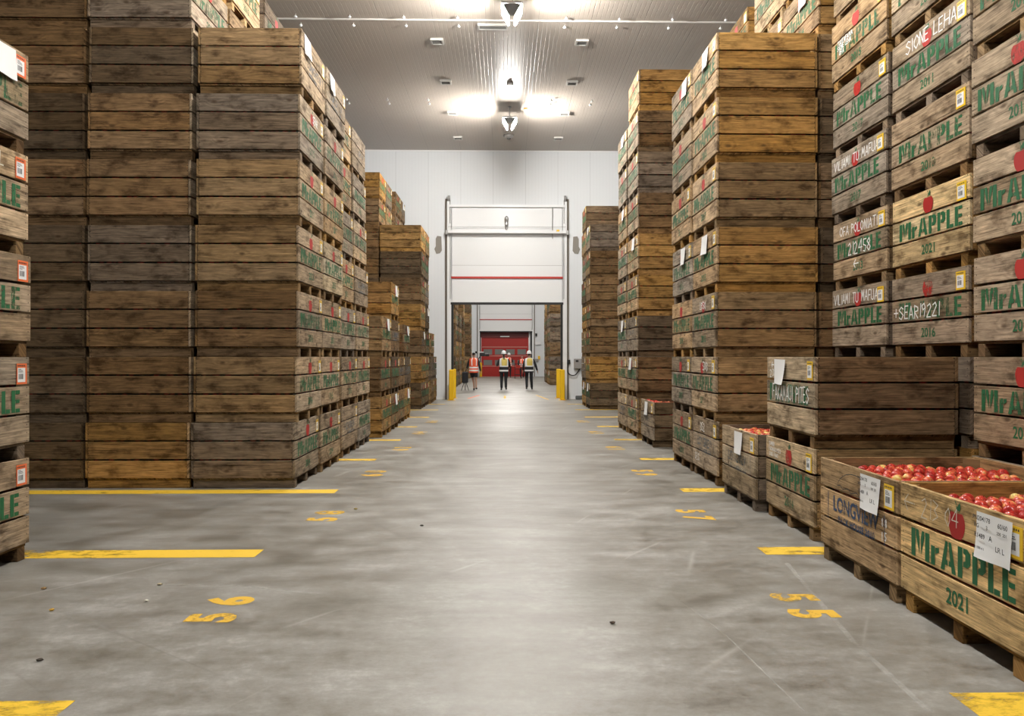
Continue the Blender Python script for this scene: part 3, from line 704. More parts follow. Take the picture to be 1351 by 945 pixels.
# -- right side
PR1 = sheet_print(1, [('PN204178', -.075, -.045, .034), ('RG', -.115, -.090, .030), ('3', -.03, -.090, .030), ('60/60', .095, -.055, .034), ('200  201', .09, -.095, .022), ('R1489', -.09, -.150, .034), ('A', .0, -.150, .040), ('LR L', .085, -.195, .038), ('0 1000 4 1', -.08, -.215, .018)])
make_bin(3.04, 4.235, 0, 1, 'golden', 'golden wooden bin heaped with apples, nearest of all on the right', 'open bins full of apples', 2,
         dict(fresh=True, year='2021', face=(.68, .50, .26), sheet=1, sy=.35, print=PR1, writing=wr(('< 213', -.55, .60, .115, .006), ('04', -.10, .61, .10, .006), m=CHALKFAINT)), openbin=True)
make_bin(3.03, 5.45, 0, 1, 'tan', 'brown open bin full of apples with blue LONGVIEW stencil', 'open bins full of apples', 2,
         dict(kind='lv', me=LV_BLUE, face=(.42, .30, .175), sheet=2, sy=.25, print=PR1, writing=wr(('8 8', .40, .45, .05, .008), ('1 5', .40, .36, .05, .008))), openbin=True)
bm = bmesh.new(); pts = [(-.30 + .3 * (1 - math.cos(a)), .555 + .16 * math.sin(a)) for a in [PI * i / 14 for i in range(12)]]
for (a, b_), (c, d) in zip(pts, pts[1:]): poly(bm, [(a, b_ - .003), (c, d - .003), (c, d + .003), (a, b_ + .003)])
pts = [(-.28 + i * .045, .60 + .012 * math.sin(i * 2.1) - i * .002) for i in range(10)]
for (a, b_), (c, d) in zip(pts, pts[1:]): poly(bm, [(a, b_ - .003), (c, d - .003), (c, d + .003), (a, b_ + .003)])
me = tome(bm); me.materials.append(PENCIL)
t_lv = [o for o in C.objects if o.get('label', '').startswith('brown open bin full')][0]
link('drawn_arc', me, None, t_lv, (.6045, 0, 0), (0, 0, PI / 2))
stack(1, 3.66, 4.92, 7, 'tall column at the right edge', GRB, 2, 0, seed=31, tones={1: 'brown', 2: 'brown', 3: 'tan', 4: 'grey', 5: 'tan', 6: 'grey'},
      specs={1: dict(year='2018'), 2: dict(year='2015'), 3: dict(year='2014', fresh=True), 4: dict(year='2014'), 5: dict(year='2017')})
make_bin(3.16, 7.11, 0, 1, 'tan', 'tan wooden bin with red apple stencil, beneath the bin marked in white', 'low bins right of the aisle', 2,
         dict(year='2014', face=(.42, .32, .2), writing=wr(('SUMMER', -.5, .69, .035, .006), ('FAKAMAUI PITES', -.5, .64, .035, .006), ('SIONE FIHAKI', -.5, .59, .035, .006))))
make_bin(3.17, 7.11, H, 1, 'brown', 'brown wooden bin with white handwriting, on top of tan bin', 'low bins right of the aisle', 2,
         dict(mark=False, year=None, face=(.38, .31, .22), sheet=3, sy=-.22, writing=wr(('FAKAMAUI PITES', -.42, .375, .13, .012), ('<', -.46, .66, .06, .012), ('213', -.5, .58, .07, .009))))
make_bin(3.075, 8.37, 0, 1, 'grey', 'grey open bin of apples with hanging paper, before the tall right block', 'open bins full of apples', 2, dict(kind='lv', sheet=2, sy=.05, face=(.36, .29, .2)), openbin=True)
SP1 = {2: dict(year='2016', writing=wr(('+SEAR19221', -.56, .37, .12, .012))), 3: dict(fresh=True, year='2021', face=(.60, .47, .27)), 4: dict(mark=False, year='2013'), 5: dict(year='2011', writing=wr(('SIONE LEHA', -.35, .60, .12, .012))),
       6: dict(year='2012'), 7: dict(year='2014')}
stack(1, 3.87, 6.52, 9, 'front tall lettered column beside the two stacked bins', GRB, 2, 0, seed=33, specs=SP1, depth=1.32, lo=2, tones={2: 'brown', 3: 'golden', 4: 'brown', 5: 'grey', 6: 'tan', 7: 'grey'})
SP2 = {2: dict(year=None, writing=wr(('VILIAMI TU MAFUA:', -.54, .60, .11, .012))), 3: dict(year='2013', writing=wr(('OFA POLONIATI:', -.42, .60, .10, .012), ('212458', -.22, .37, .13, .013), ('<', -.1, .20, .10, .013))),
       4: dict(year='2017', writing=wr(('VILIAMI TU MAFUA', -.52, .60, .10, .012))), 5: dict(year='2017'), 6: dict(year='2015', writing=wr(('TUUTAFAIVA', -.45, .49, .05, .009), ('SIONE LEHA', -.45, .43, .05, .009), ('OFA', -.4, .37, .05, .009))), 7: dict(year='2014')}
stack(1, 3.84, 7.88, 9, 'rear tall lettered column beside the two stacked bins', GRB, 2, 0, seed=34, specs=SP2, depth=1.32, lo=2, tones={2: 'grey', 3: 'tan', 4: 'grey', 5: 'grey', 6: 'golden', 7: 'tan'})
stack(1, 3.88, 6.52, 2, 'hidden foot of front lettered column', GRB, 0, 0, seed=33, depth=1.3)
stack(1, 3.85, 7.90, 2, 'hidden foot of rear lettered column', GRB, 0, 0, seed=34, depth=1.3)
T2 = {0: 'brown', 1: 'tan', 2: 'tan', 3: 'golden', 4: 'tan', 5: 'golden', 6: 'golden'}
stack(1, 2.50, 9.31, 7, 'front aisle column, tall block on the right', GRB, 2, -.001, seed=35, tones=T2,
      specs={0: dict(kind='lv', writing=wr(('1352', -.2, .60, .10, .012), ('DECK', -.45, .2, .09, .010))), 1: dict(writing=wr(('5303', .0, .6, .1, .012))), 2: dict(writing=wr(('LRS30', -.15, .6, .09, .012))), 3: dict(sheet=1, sy=.05), 4: {}, 5: {}, 6: dict(sheet=2, mark=False, sy=.1)})
stack(1, 2.49, 10.53, 7, 'rear aisle column, tall block on the right', GRB, 2, 0, seed=36, specs={0: {}, 1: {}, 3: dict(sheet=2), 4: {}, 6: dict(sheet=1, sy=.25)}, tones={4: 'golden', 3: 'grey', 0: 'brown'})
stack(1, 3.73, 9.33, 9, 'front outer column, tall block on the right', GRB, 2, 0, lo=7, seed=37, tones={8: 'golden', 7: 'golden', 6: 'dark'})
stack(1, 3.73, 10.56, 9, 'rear outer column, tall block on the right', GRB, 2, 0, lo=7, seed=38, tones={8: 'pale', 7: 'golden'})
stack(1, 3.74, 9.33, 7, 'shaded front outer column, tall block on the right', GRB, 0, 0, seed=37)
stack(1, 3.74, 10.56, 7, 'hidden rear outer column, tall block on the right', GRB, 0, 0, seed=38)
stack(1, 3.72, 12.08, 9, 'topmost column behind the tall right block', GRB, 1, 0, lo=7, seed=39, tones={8: 'golden'})
stack(1, 3.74, 12.08, 7, 'hidden column behind the tall right block', GRB, 0, 0, seed=39)
make_bin(3.10, 13.91, 0, 1, 'dark', 'dark grey open bin of apples beside the second right stack', 'open bins full of apples', 2, dict(kind='lv', sheet=1, sy=.0), openbin=True)
stack(1, 2.47, 14.75, 9, 'front row, narrow tower on the right', GRB, 2, .003, seed=41, tones={0: 'tan', 1: 'brown', 2: 'dark', 3: 'golden', 4: 'golden', 5: 'brown', 6: 'grey', 7: 'brown', 8: 'golden'},
      specs={1: dict(sheet=1, sy=-.1), 0: dict(fresh=True)})
stack(1, 2.46, 15.98, 8, 'rear row, narrow tower on the right', GRB, 2, 0, seed=42, specs={2: dict(sheet=2), 7: dict(sheet=1)})
stack(1, 2.47, 22.91, 7, 'front row, stack right of the doorway', GRB, 1, 0, seed=43, tones={6: 'grey', 5: 'brown', 4: 'brown', 3: 'brown', 2: 'brown', 1: 'golden', 0: 'dark'}, specs={0: dict(sheet=1), 6: dict(sheet=2)})
stack(1, 2.47, 24.14, 8, 'rear row, stack right of the doorway', GRB, 1, 0, seed=44, tones={7: 'dark'}, specs={0: dict(sheet=1)})
# -- beyond the doorway
G2 = 'apple bins beyond the doorway'
for i, (y0, n) in enumerate(((38.85, 7), (40.1, 7), (42.6, 5), (43.85, 5), (46.4, 6), (55.4, 7), (56.65, 7))):
    stack(-1, -2.42 - (.03 if i in (2, 3) else 0), y0, n, 'stack beyond the doorway, %s on its left' % ORD[i], G2, 1, 0, seed=50 + i)
for i, (y0, n) in enumerate(((42.5, 7), (43.75, 7), (46.2, 7), (47.45, 7))):
    stack(1, 2.40 + (.0 if i < 2 else .02), y0, n, 'stack beyond the doorway, %s on its right' % ORD[i], G2, 1, 0, seed=60 + i)
bpy.context.view_layer.update()

# ---------------------------------------------------------------- apples
def apple_mesh():
    bm = bmesh.new(); prof = []
    for i in range(11):
        a = -PI / 2 + PI * i / 10
        r = .038 * math.cos(a) * (1 + .07 * math.sin(a)); z = .035 * math.sin(a)
        if i == 10: r, z = 0, .023
        if i == 9: z = .0325
        if i == 0: r, z = 0, -.028
        prof.append((r, z))
    lathe(bm, prof, 14); return tome(bm, 'apple', True)
AP = apple_mesh(); AP.materials.append(APPLE)
bm = bmesh.new(); cyl(bm, (0, 0, .022), (.004, .002, .043), .0016, 5); ST = tome(bm); ST.materials.append(STEM)
def fill(x0, x1, y0, y1, zfun, label, group, keep, stems=False, seed=0):
    r = random.Random(seed); d = .075; pts = []; j = 0; y = y0 + .038
    while y < y1 - .03:
        x = x0 + .038 + (d / 2 if j % 2 else 0)
        while x < x1 - .03:
            pts.append((x + r.uniform(-.009, .009), y + r.uniform(-.009, .009))); x += d
        y += d * .88; j += 1
    rest = []
    for x, y in pts:
        p = (x, y, zfun(x, y) + r.uniform(-.016, .014)); rot = (r.uniform(-1.3, 1.3), r.uniform(-1.3, 1.3), r.uniform(0, 6))
        if keep(x, y):
            o = link('apple', AP, None, None, p, rot); tag(o, label, 'apple', group)
            s = r.uniform(.92, 1.08); o.scale = (s, s, s)
            if stems: link('stem', ST, None, o)
        else: rest.append((p, rot))
        if keep(x, y): rest.append(((x + .037, y + .03, p[2] - .092), rot))
    bm = bmesh.new()
    for p, rot in rest:
        m = Matrix.Translation(p) @ Matrix.Rotation(rot[0], 4, 'X') @ Matrix.Rotation(rot[1], 4, 'Y')
        bmesh.ops.create_icosphere(bm, subdivisions=2, radius=.037, matrix=m)
    box(bm, x0 + .01, x1 - .01, y0 + .01, y1 - .01, .14, zfun((x0 + x1) / 2, (y0 + y1) / 2) - .10)
    me = tome(bm, 'rest', True); me.materials.append(APPLE)
    o = link('apples_beneath', me); tag(o, label + ', underneath the others', 'apples', None, 'stuff')
zB = lambda x, y: .685 + .015 * math.sin(x * 7) + .012 * math.cos(y * 9)
fill(2.475, 3.625, 4.90, 6.02, zB, 'red apple in the brown open bin', 'apples in the brown open bin', lambda x, y: True, True, 1)
zA = lambda x, y: .655 + .045 * min(1, max(0, (4.80 - y) / .35)) + .012 * math.sin(x * 9 + y * 5)
fill(2.475, 3.625, 3.68, 4.79, zA, 'red apple in the golden bin nearest the camera', 'apples in the golden bin', lambda x, y: x / y < .665 and y > 3.9, True, 2)
zC = lambda x, y: .672 + .03 * math.sin(x * 5)
fill(2.52, 3.62, 7.84, 8.90, zC, 'red apple in the grey open bin', 'apples in the grey open bin', lambda x, y: y < 8.25 and x < 3.4 and x > 2.75, False, 3)
fill(2.55, 3.65, 13.35, 14.45, lambda x, y: .70 + .02 * math.sin(x * 8), 'red apple in the dark open bin', 'apples in the dark open bin', lambda x, y: y < 13.65 and x > 2.75, False, 4)

inside_m, nt, b = mat('apples_with_painted_shade')
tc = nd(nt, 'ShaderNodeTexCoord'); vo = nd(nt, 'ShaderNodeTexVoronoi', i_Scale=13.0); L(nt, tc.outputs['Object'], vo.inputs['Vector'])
c = ramp(nt, vo.outputs['Distance'], [(.25, (.34, .015, .01)), (.45, (.10, .006, .005)), (.6, (.012, .004, .003))]); L(nt, c, b.inputs['Base Color'])  # shade between apples painted near-black, so the board gaps read dark
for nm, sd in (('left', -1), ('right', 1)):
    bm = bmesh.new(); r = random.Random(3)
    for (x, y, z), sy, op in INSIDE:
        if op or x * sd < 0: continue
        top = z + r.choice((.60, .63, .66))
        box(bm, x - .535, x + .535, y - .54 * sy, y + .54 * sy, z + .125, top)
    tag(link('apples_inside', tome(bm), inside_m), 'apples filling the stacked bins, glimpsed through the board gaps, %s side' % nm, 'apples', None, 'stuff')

# ---------------------------------------------------------------- floor markings
def floor_line(x0, x1, y, label, w=.24):
    tag(link('floor_line', bx(min(x0, x1), max(x0, x1), -w / 2, w / 2, .0005, .002), LINEY, loc=(0, y, 0)), label, 'floor marking', 'yellow bay lines on the floor')
for i, y in enumerate((3.46, 6.23, 9.08, 11.84, 14.62, 17.36, 20.1, 22.85, 25.55)):
    o = ORD[i]
    floor_line(-7.0 if i < 4 else -4, -1.92, y, 'worn yellow bay line, %s from the camera, left' % o, .24 if i < 3 else .2)
    floor_line(2.03, 7.0 if i < 4 else 4, y, 'worn yellow bay line, %s from the camera, right' % o, .24 if i < 3 else .2)
def floor_number(s, x, y, side, label):
    t = empty('painted_number', (x, y, .002), label=label, cat='number'); 
    for k, ch in enumerate(s):
        me = text_mesh(ch, .37, .017, .95); me.materials.append(NUMY)
        me.transform(Matrix.Rotation(-PI / 2, 4, 'X'))
        # letters' top points away from the aisle
        me.transform(Matrix.Rotation(PI / 2 if side < 0 else -PI / 2, 4, 'Z'))
        yy = (-.16 + k * .32) * (1 if side < 0 else -1)
        link('digit', me, None, t, (0, yy, 0))
NUM_L = ('56', '58', '60', '62', '64', '66'); NUM_R = ('55', '57', '59', '61', '63', '65')
for i, y in enumerate((4.86, 7.68, 10.46, 13.25, 16.0, 18.7)):
    floor_number(NUM_L[i], -1.60, y, -1, 'worn yellow bay number %s on the floor, %s from the camera on its side' % (('fifty-six', 'fifty-eight', 'sixty', 'sixty-two', 'sixty-four', 'sixty-six')[i], ORD[i]))
    floor_number(NUM_R[i], 1.72, y, 1, 'worn yellow bay number %s on the floor, %s from the camera on its side' % (('fifty-five', 'fifty-seven', 'fifty-nine', 'sixty-one', 'sixty-three', 'sixty-five')[i], ORD[i]))
for x0, y0, x1, y1, m, lab in ((-1.35, 29.0, -1.0, 31.5, ORANGEF, 'short orange stroke on the floor in the doorway'), (.0, 29.0, 0.0, 31.0, NUMY, 'short yellow stroke on the floor, middle of the doorway'), (1.25, 31.5, 1.55, 28.2, NUMY, 'short yellow stroke on the floor, by the bollard')):
    bm = bmesh.new(); poly(bm, [(x0 - .04, y0), (x0 + .04, y0), (x1 + .04, y1), (x1 - .04, y1)], .0015, plane='xy'); bmesh.ops.recalc_face_normals(bm, faces=bm.faces)
    tag(link('floor_stroke', tome(bm), m), lab, 'floor marking')
for i, (pts, lab) in enumerate((([(2.10, 5.86), (1.97, 4.9), (1.88, 4.24), (1.84, 3.4)], 'long pale scrape on the concrete beside the open bins'), ([(1.10, 5.0), (1.22, 4.35), (1.30, 3.4)], 'thin pale scratch on the concrete inside the long scrape'), ([(-1.2, 5.15), (-1.75, 5.35), (-2.3, 5.4)], 'pale scratch on the concrete behind the first left number'))):
    bm = bmesh.new(); w = (.016, .005, .009)[i]
    for (a, b_), (c, d) in zip(pts, pts[1:]):
        e = Vector((d - b_, a - c, 0)).normalized() * w
        f = bm.faces.new([bm.verts.new(q) for q in ((a - e.x, b_ - e.y, .001), (a + e.x, b_ + e.y, .001), (c + e.x, d + e.y, .001), (c - e.x, d - e.y, .001))])
    bmesh.ops.recalc_face_normals(bm, faces=bm.faces)
    tag(link('floor_scrape', tome(bm), SCRAPE), lab, 'scratch')
r = random.Random(5)
for i, (x, y, lab) in enumerate(((-3.05, 5.30, 'tan wood chip on the floor, nearest the orange tagged stack'), (-2.32, 5.38, 'pale wood chip on the concrete left of the bay number'), (-2.25, 5.02, 'white crumb on the concrete beside the wood chip'), (-2.74, 4.85, 'yellowish chip on the floor near the left edge'), (.62, 4.55, 'dark speck of bark alone in the aisle'), (-.75, 7.2, 'small dark speck in front of the left block'), (-2.35, 4.05, 'dark crumb low on the left of the floor'), (-1.5, 8.0, 'tiny yellowish leaf scrap near the left block'))):
    bm = bmesh.new(); bmesh.ops.create_icosphere(bm, subdivisions=1, radius=.016)
    for v in bm.verts: v.co = Vector((v.co.x * r.uniform(.7, 1.6), v.co.y * r.uniform(.6, 1.2), (v.co.z + .016) * .5))
    tag(link('wood_chip', tome(bm), plain('chip_%d' % i, ((.25, .15, .06), (.45, .38, .25), (.6, .58, .5), (.5, .3, .05), (.05, .03, .02), (.04, .03, .02), (.05, .04, .03), (.4, .3, .08))[i], .8), loc=(x, y, 0)), lab, 'debris')

# ---------------------------------------------------------------- doorway furniture
def bollard(x, y, label):
    t = empty('bollard', (x, y, 0), label=label, cat='bollard', group='yellow bollards')
    bm = bmesh.new(); box(bm, -.085, .085, -.075, .075, .012, 1.08, bev=.02); link('post', tome(bm), YEL, t)
    link('foot_plate', bx(-.13, .13, -.12, .12, 0, .012), YEL, t)
for x, y, l in ((-1.88, 27.95, 'yellow bollard left of the doorway, this side'), (-1.89, 29.3, 'yellow bollard left of the doorway, beyond the wall'), (2.03, 27.95, 'yellow bollard right of the doorway, this side'), (1.99, 29.3, 'yellow bollard right of the doorway, beyond the wall'),
                (-1.82, 60.0, 'yellow bollard beside the red door'),):
    bollard(x, y, l)
t = empty('control_box', (2.62, YW, 1.28), label='grey door control box with cable loop on the white wall', cat='control box')
link('box_body', bx(-.14, .14, -.14, -.001, -.18, .18, bev=.015), GREYM, t); link('display', bx(-.08, .02, -.147, -.14, .06, .13), BLACK, t)
link('key_switch', bx(-.42, -.27, -.08, -.001, 0, .14, bev=.01), BLACK, t)
cu = bpy.data.curves.new('cable', 'CURVE'); cu.dimensions = '3D'; cu.bevel_depth = .018
sp = cu.splines.new('BEZIER'); sp.bezier_points.add(3)
for p, c in zip(sp.bezier_points, ((-.34, -.05, 0), (-.36, -.06, -.3), (-.15, -.07, -.42), (.08, -.06, -.18))): p.co = c; p.handle_left_type = p.handle_right_type = 'AUTO'
co = bpy.data.objects.new('c', cu); C.objects.link(co); cme = bpy.data.meshes.new_from_object(co.evaluated_get(bpy.context.evaluated_depsgraph_get())); bpy.data.objects.remove(co)
cme.materials.clear(); link('cable', cme, BLACK, t)
tag(link('floor_trough', bx(-.18, .22, -.14, 0, 0, .13, bev=.02), plain('dark_grey_plastic', (.10, .11, .11), .6), loc=(2.72, YW - .02, 0)), 'dark grey plastic trough at the foot of the wall', 'trough')
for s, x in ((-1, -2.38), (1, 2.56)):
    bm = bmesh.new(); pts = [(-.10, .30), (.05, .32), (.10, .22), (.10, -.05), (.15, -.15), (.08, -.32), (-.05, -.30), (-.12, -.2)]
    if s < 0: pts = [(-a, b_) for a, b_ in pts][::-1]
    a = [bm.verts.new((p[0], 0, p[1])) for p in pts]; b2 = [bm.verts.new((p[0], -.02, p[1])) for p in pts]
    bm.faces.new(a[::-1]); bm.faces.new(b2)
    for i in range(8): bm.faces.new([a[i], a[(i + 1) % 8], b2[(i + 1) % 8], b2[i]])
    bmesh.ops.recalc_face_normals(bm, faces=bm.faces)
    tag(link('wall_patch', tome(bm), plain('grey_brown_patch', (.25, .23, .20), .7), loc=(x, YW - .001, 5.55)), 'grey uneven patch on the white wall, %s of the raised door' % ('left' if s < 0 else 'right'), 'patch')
for nm, x, z, w, h, m, lab, cat in (('wall_unit', 2.55, 2.55, .38, .24, WHITE, 'white box unit on the far wall beside the red door', 'box'), ('wall_sensor', 2.40, 3.2, .14, .22, BLACK, 'small black sensor on the far wall above the white box', 'sensor'), ('wall_sign', 2.62, 1.45, .16, .26, YEL, 'small yellow sign on the far wall', 'sign'), ('wall_phone', 2.42, 1.25, .3, .22, GREYM, 'grey device mounted on the far wall under the yellow sign', 'device')):
    t = empty(nm, (x, YW2, z), label=lab, cat=cat)
    link('case', bx(-w / 2, w / 2, -.12, -.001, -h / 2, h / 2, bev=.01), m, t); link('cover', bx(-w / 2 + .03, w / 2 - .03, -.13, -.12, -h / 2 + .03, h / 2 - .03), m, t)

# ---------------------------------------------------------------- people
def skin_mesh(verts, edges, root=0, sub=2):
    me = bpy.data.meshes.new('s'); me.from_pydata([v[:3] for v in verts], edges, [])
    o = bpy.data.objects.new('s', me); C.objects.link(o)
    sk = o.modifiers.new('k', 'SKIN'); ss = o.modifiers.new('d', 'SUBSURF'); ss.levels = ss.render_levels = sub; sk.use_smooth_shade = True
    for i, v in enumerate(verts):
        r_ = v[3]; me.skin_vertices[0].data[i].radius = (r_, v[4] if len(v) > 4 else r_)
        me.skin_vertices[0].data[i].use_root = (i == root)
    bpy.context.view_layer.update()
    out = bpy.data.meshes.new_from_object(o.evaluated_get(bpy.context.evaluated_depsgraph_get()))
    bpy.data.objects.remove(o); out.materials.clear(); return out
def chain(V, E, start, pts):
    p = start
    for q in pts:
        V.append(q); E.append((p, len(V) - 1)); p = len(V) - 1
    return p
def loft(rings, n=20, cap=True, mi=None):
    bm = bmesh.new(); rr = []
    for cx, cy, z, rx, ry in rings:
        rr.append([bm.verts.new((cx + rx * math.cos(2 * PI * i / n) , cy + ry * math.sin(2 * PI * i / n), z)) for i in range(n)])
    for k, (a, b_) in enumerate(zip(rr, rr[1:])):
        for i in range(n):
            f = bm.faces.new([a[i], a[(i + 1) % n], b_[(i + 1) % n], b_[i]])
            if mi: f.material_index = mi(k, i, n)
    return tome(bm, 'loft', True)
def person(x, y, rz, label, legs, arms, vest, shorts=False, helmet=True, hair=None, sleeve=DARK, s=1.0, lower_black=True):
    """figure faces local +Y. legs: ((knee),(ankle)) left,right offsets; arms: (elbow),(hand) left,right"""
    t = empty('person', (x, y, 0), rz, label=label, cat='person'); t.scale = (s, s, s)
    V, E = [], []
    V.append((0, 0, .96, .145, .10))                                   # pelvis root
    chest = chain(V, E, 0, [(0, .0, 1.12, .13, .095), (0, .0, 1.30, .165, .11)])
    neck = chain(V, E, chest, [(0, 0, 1.43, .10, .08), (0, .0, 1.50, .052)])
    chain(V, E, neck, [(0, .015, 1.57, .070, .080), (0, .018, 1.65, .080, .098), (0, .012, 1.715, .060, .075)])
    for sd, (kn, an) in zip((-1, 1), legs):
        chain(V, E, 0, [(sd * .095, 0, .88, .088), (sd * .10 + kn[0], kn[1], .50, .058), (sd * .10 + an[0] * .6 + kn[0] * .4, an[1] * .45 + kn[1] * .55, .36 + an[2] * .5, .054), (sd * .10 + an[0], an[1], .09 + an[2], .036), (sd * .11 + an[0], an[1] + .07, .045 + an[2], .036), (sd * .12 + an[0], an[1] + .15, .035 + an[2], .028)])
    for sd, (el, ha) in zip((-1, 1), arms):
        e = (sd * .24 + el[0], el[1], el[2]); h = (sd * .26 + ha[0], ha[1], ha[2])
        mid = tuple((a + b_) / 2 for a, b_ in zip(e, h))
        w = chain(V, E, chest, [(sd * .17, 0, 1.40, .058), (e[0], e[1], e[2], .042), (mid[0], mid[1], mid[2], .038), (h[0], h[1], h[2], .026)])
        d = Vector(h) - Vector(e); d.normalize()
        side_ = d.cross(Vector((sd, 0, 0)));
        if side_.length < .1: side_ = Vector((0, 1, 0))
        side_.normalize()
        palm = Vector(h) + d * .06; V.append((*palm, .024, .038)); E.append((w, len(V) - 1)); pi = len(V) - 1
        for k in range(4):
            b0 = palm + d * .025 + side_ * (k - 1.5) * .021; ln = (.055, .075, .07, .05)[k]
            m1 = b0 + d * ln * .5 - Vector((sd, 0, 0)) * .004; m2 = b0 + d * ln - Vector((sd, 0, 0)) * .018
            chain(V, E, pi, [(*b0, .009), (*m1, .0085), (*m2, .007)])
        th = Vector(h) + d * .03 + side_ * .038; chain(V, E, pi, [(*th, .010), (*(th + d * .04 + side_ * .012), .008)])
    link('body', skin_mesh(V, E), SKIN, t)
    # face
    bm = bmesh.new(); bmesh.ops.create_icosphere(bm, subdivisions=2, radius=.014, matrix=Matrix.Translation((0, .112, 1.61)) @ Matrix.Diagonal((.8, 1.2, 1.6, 1))); link('nose', tome(bm, smooth=True), SKIN, t)
    for sd in (-1, 1):
        bm = bmesh.new(); bmesh.ops.create_icosphere(bm, subdivisions=2, radius=.011, matrix=Matrix.Translation((sd * .031, .099, 1.635))); link('eye', tome(bm, smooth=True), BLACK, t)
        bm = bmesh.new(); bmesh.ops.create_icosphere(bm, subdivisions=2, radius=.026, matrix=Matrix.Translation((sd * .083, .01, 1.62)) @ Matrix.Diagonal((.4, .8, 1.2, 1))); link('ear', tome(bm, smooth=True), SKIN, t)
    # trousers or shorts
    V, E = [(0, 0, .97, .160, .118)], []
    chain(V, E, 0, [(0, 0, 1.05, .150, .11)])
    for sd, (kn, an) in zip((-1, 1), legs):
        if shorts: chain(V, E, 0, [(sd * .10, 0, .86, .108), (sd * .10 + kn[0] * .9, kn[1] * .9, .56, .095)])
        else: chain(V, E, 0, [(sd * .10, 0, .86, .100), (sd * .10 + kn[0], kn[1], .50, .078), (sd * .10 + an[0] * .5 + kn[0] * .5, (an[1] + kn[1]) / 2, .32 + an[2] * .5, .068), (sd * .10 + an[0], an[1], .07 + an[2], .058)])
    link('shorts' if shorts else 'trousers', skin_mesh(V, E), DARK, t)
    for sd, (kn, an) in zip((-1, 1), legs):
        V, E = [(sd * .10 + an[0], an[1] - .03, .075 + an[2], .048)], []
        chain(V, E, 0, [(sd * .11 + an[0], an[1] + .06, .05 + an[2], .048), (sd * .12 + an[0], an[1] + .17, .04 + an[2], .036)])
        link('shoe', skin_mesh(V, E), BLACK, t)
    # jacket sleeves
    for sd, (el, ha) in zip((-1, 1), arms):
        e = (sd * .24 + el[0], el[1], el[2]); h = (sd * .26 + ha[0], ha[1], ha[2])
        V, E = [(sd * .12, 0, 1.38, .085)], []
        chain(V, E, 0, [(sd * .19, 0, 1.38, .075), (*e, .060), (*h, .042)]); link('sleeve', skin_mesh(V, E), sleeve, t)
    # vest
    zs = [.80, .86, .87, .93, .94, .99, 1.00, 1.06, 1.07, 1.12, 1.25, 1.36, 1.43, 1.465, 1.48]
    rx = [.215, .213, .213, .208, .208, .204, .204, .200, .200, .200, .212, .218, .195, .13, .085]
    ry = [.16, .16, .16, .155, .155, .152, .152, .15, .15, .15, .155, .155, .125, .09, .07]
    if vest == 'orange':
        fm = lambda k, i, n: 1 if (k in (2, 3, 6, 7)) or (k >= 9 and i % (n // 2) in (n // 6, n // 3)) else 0
        mats = [VESTO, REFL, DARK]
    else:
        def fm(k, i, n):
            if k in (1, 2, 8): return 1
            if k in (3, 4, 5, 6, 7): return 2
            if k == 0: return 2 if lower_black else 0
            if k >= 9: return 0 if n // 8 < i % (n // 2) < n // 2 - n // 8 and k < 13 else 1
            return 0
        mats = [VESTY, REFL, DARK]
    v = loft([(0, 0, z, a, b_) for z, a, b_ in zip(zs, rx, ry)], 24, mi=fm)
    for m_ in mats: v.materials.append(m_)
    link('vest', v, None, t)
    if helmet:
        bm = bmesh.new(); lathe(bm, [(.150, 1.665), (.152, 1.675), (.122, 1.68), (.122, 1.72), (.105, 1.775), (.06, 1.81), (0, 1.82)], 18, sx=.88, sy=1.05, cy=.01); link('helmet', tome(bm, smooth=True), HELM, t)
    if hair == 'pony':
        V, E = [(0, -.075, 1.64, .05)], []; chain(V, E, 0, [(0, -.13, 1.60, .035), (.01, -.15, 1.50, .032), (.015, -.145, 1.38, .018)]); link('ponytail', skin_mesh(V, E), HAIR, t)
    if hair in ('short', 'pony'):
        V, E = [(0, -.012, 1.72, .075, .09)], []; chain(V, E, 0, [(0, -.03, 1.65, .080, .080), (0, -.03, 1.585, .055, .05)]); link('hair', skin_mesh(V, E), HAIR, t)
    return t
straight = ((0, 0), (0, 0, 0))
person(-1.42, 36.15, 0, 'person in orange vest and black shorts carrying a video camera', (((.06, .10), (.12, .02, .0)), ((0, -.03), (.02, -.18, .04))), (((-.03, .08, 1.14), (-.06, .25, 1.0)), ((.02, -.05, 1.12), (.06, .02, .86))), 'orange', shorts=True, helmet=False, hair='short', sleeve=DARK, s=1.0)
person(-.05, 36.15, 0, 'person with ponytail and white helmet in yellow backed vest, middle', (((.0, .05), (.0, .02, 0)), ((-.01, .02), (.0, -.08, .02))), (((-.06, .02, 1.14), (-.04, .22, 1.12)), ((.03, .05, 1.14), (.0, .2, 1.05))), 'yellow', hair='pony')
person(1.12, 36.6, 0, 'person in white helmet and yellow backed vest, right of the other two', (((-.01, .10), (-.01, -.12, .03)), ((.0, -.0), (.03, .10, .0))), (((-.02, .04, 1.13), (-.02, .12, .9)), ((.06, -.04, 1.13), (.12, -.02, .88))), 'yellow', hair='short', s=1.0)
person(.30, 58.0, PI, 'person in white helmet standing before the red door, facing camera', (straight, straight), (((-.03, .05, 1.13), (.05, .22, 1.1)), ((.03, .05, 1.13), (0, .1, .9))), 'orange', hair='short')
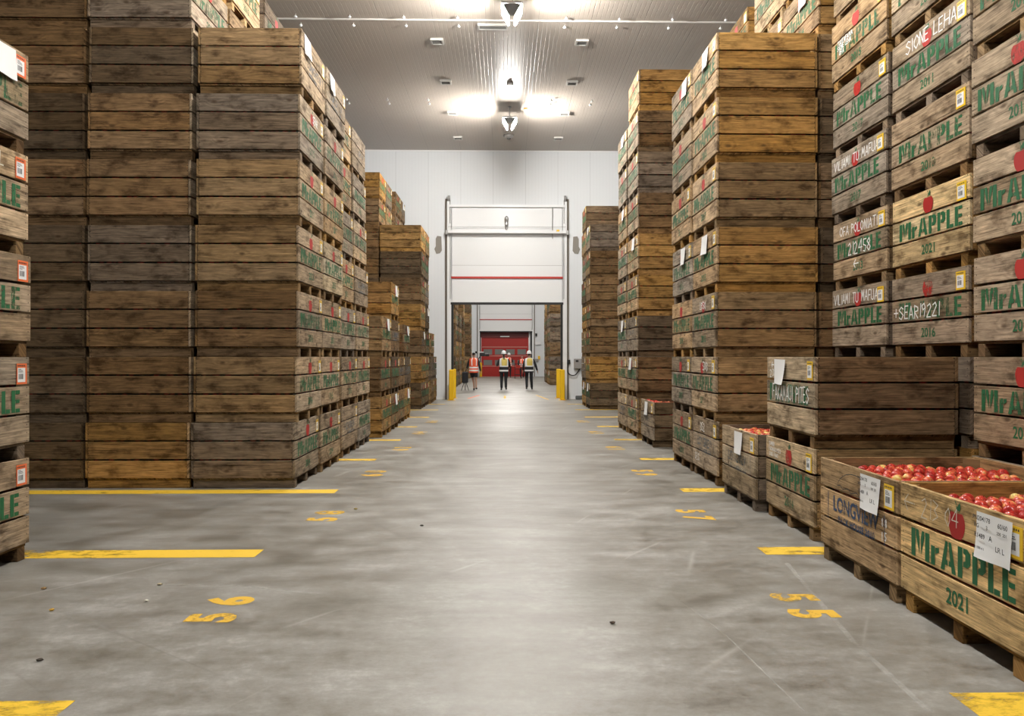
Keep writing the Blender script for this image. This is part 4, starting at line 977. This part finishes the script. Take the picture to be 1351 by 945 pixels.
person(1.26, 58.3, PI, 'person before the red door, partly hidden behind the rightmost walker', (((-.02, .1), (0, .0, 0)), ((.02, .1), (0, .0, 0))), (((-.03, .05, 1.13), (.05, .22, 1.1)), ((.03, .05, 1.13), (0, .1, .9))), 'orange', helmet=False, hair='short', s=.92)
# video camera held at the shoulder
t = empty('video_camera', (-1.02, 36.35, 1.62), label='black video camera held up beside the head of the person in orange', cat='camera')
link('camera_body', bx(-.14, .12, -.12, .12, -.07, .09, bev=.02), BLACK, t)
bm = bmesh.new(); cyl(bm, (.12, 0, .0), (.30, 0, .0), .07, 14); link('lens_barrel', tome(bm), BLACK, t)
bm = bmesh.new(); cyl(bm, (-.28, 0, .12), (.05, 0, .12), .022, 8); link('top_handle', tome(bm), WHITE, t)
link('monitor', bx(-.34, -.24, -.04, .04, .06, .16, bev=.01), BLACK, t)
bm = bmesh.new(); cyl(bm, (-.26, 0, -.30), (-.1, 0, -.05), .02, 8); link('grip_arm', tome(bm), BLACK, t)
t = empty('equipment_bag', (-1.80, 35.9, 0), label='black equipment bag on a small stand beside the person in orange', cat='bag')
bm = bmesh.new(); box(bm, -.14, .14, -.1, .1, .33, .85, bev=.05); link('bag_body', tome(bm), DARK, t)
for a in (-1, 0, 1):
    bm = bmesh.new(); cyl(bm, (a * .05, 0, .34), (a * .17, -.05 if a else .1, 0), .014, 8); link('leg', tome(bm), BLACK, t)
bm = bmesh.new(); cyl(bm, (.0, 0, .84), (.1, .0, 1.0), .015, 8); link('strap', tome(bm), BLACK, t)
t = empty('equipment_trolley', (.92, 55.5, 0), label='black and red equipment trolley standing before the red door', cat='trolley')
for z in (.25, .65, 1.02): link('shelf', bx(-.24, .24, -.2, .2, z, z + .04), BLACK, t)
for a in (-1, 1):
    for b_ in (-1, 1):
        bm = bmesh.new(); cyl(bm, (a * .22, b_ * .18, .05), (a * .22, b_ * .18, 1.05), .018, 8); link('upright', tome(bm), BLACK, t)
        bm = bmesh.new(); cyl(bm, (a * .22 - .02, b_ * .18, .05), (a * .22 + .02, b_ * .18, .05), .05, 12); link('wheel', tome(bm), BLACK, t)
link('red_case', bx(-.15, .15, -.15, .15, .69, .92, bev=.02), REDP, t)
print('bins', COUNT[0], 'objects', len(S.objects))
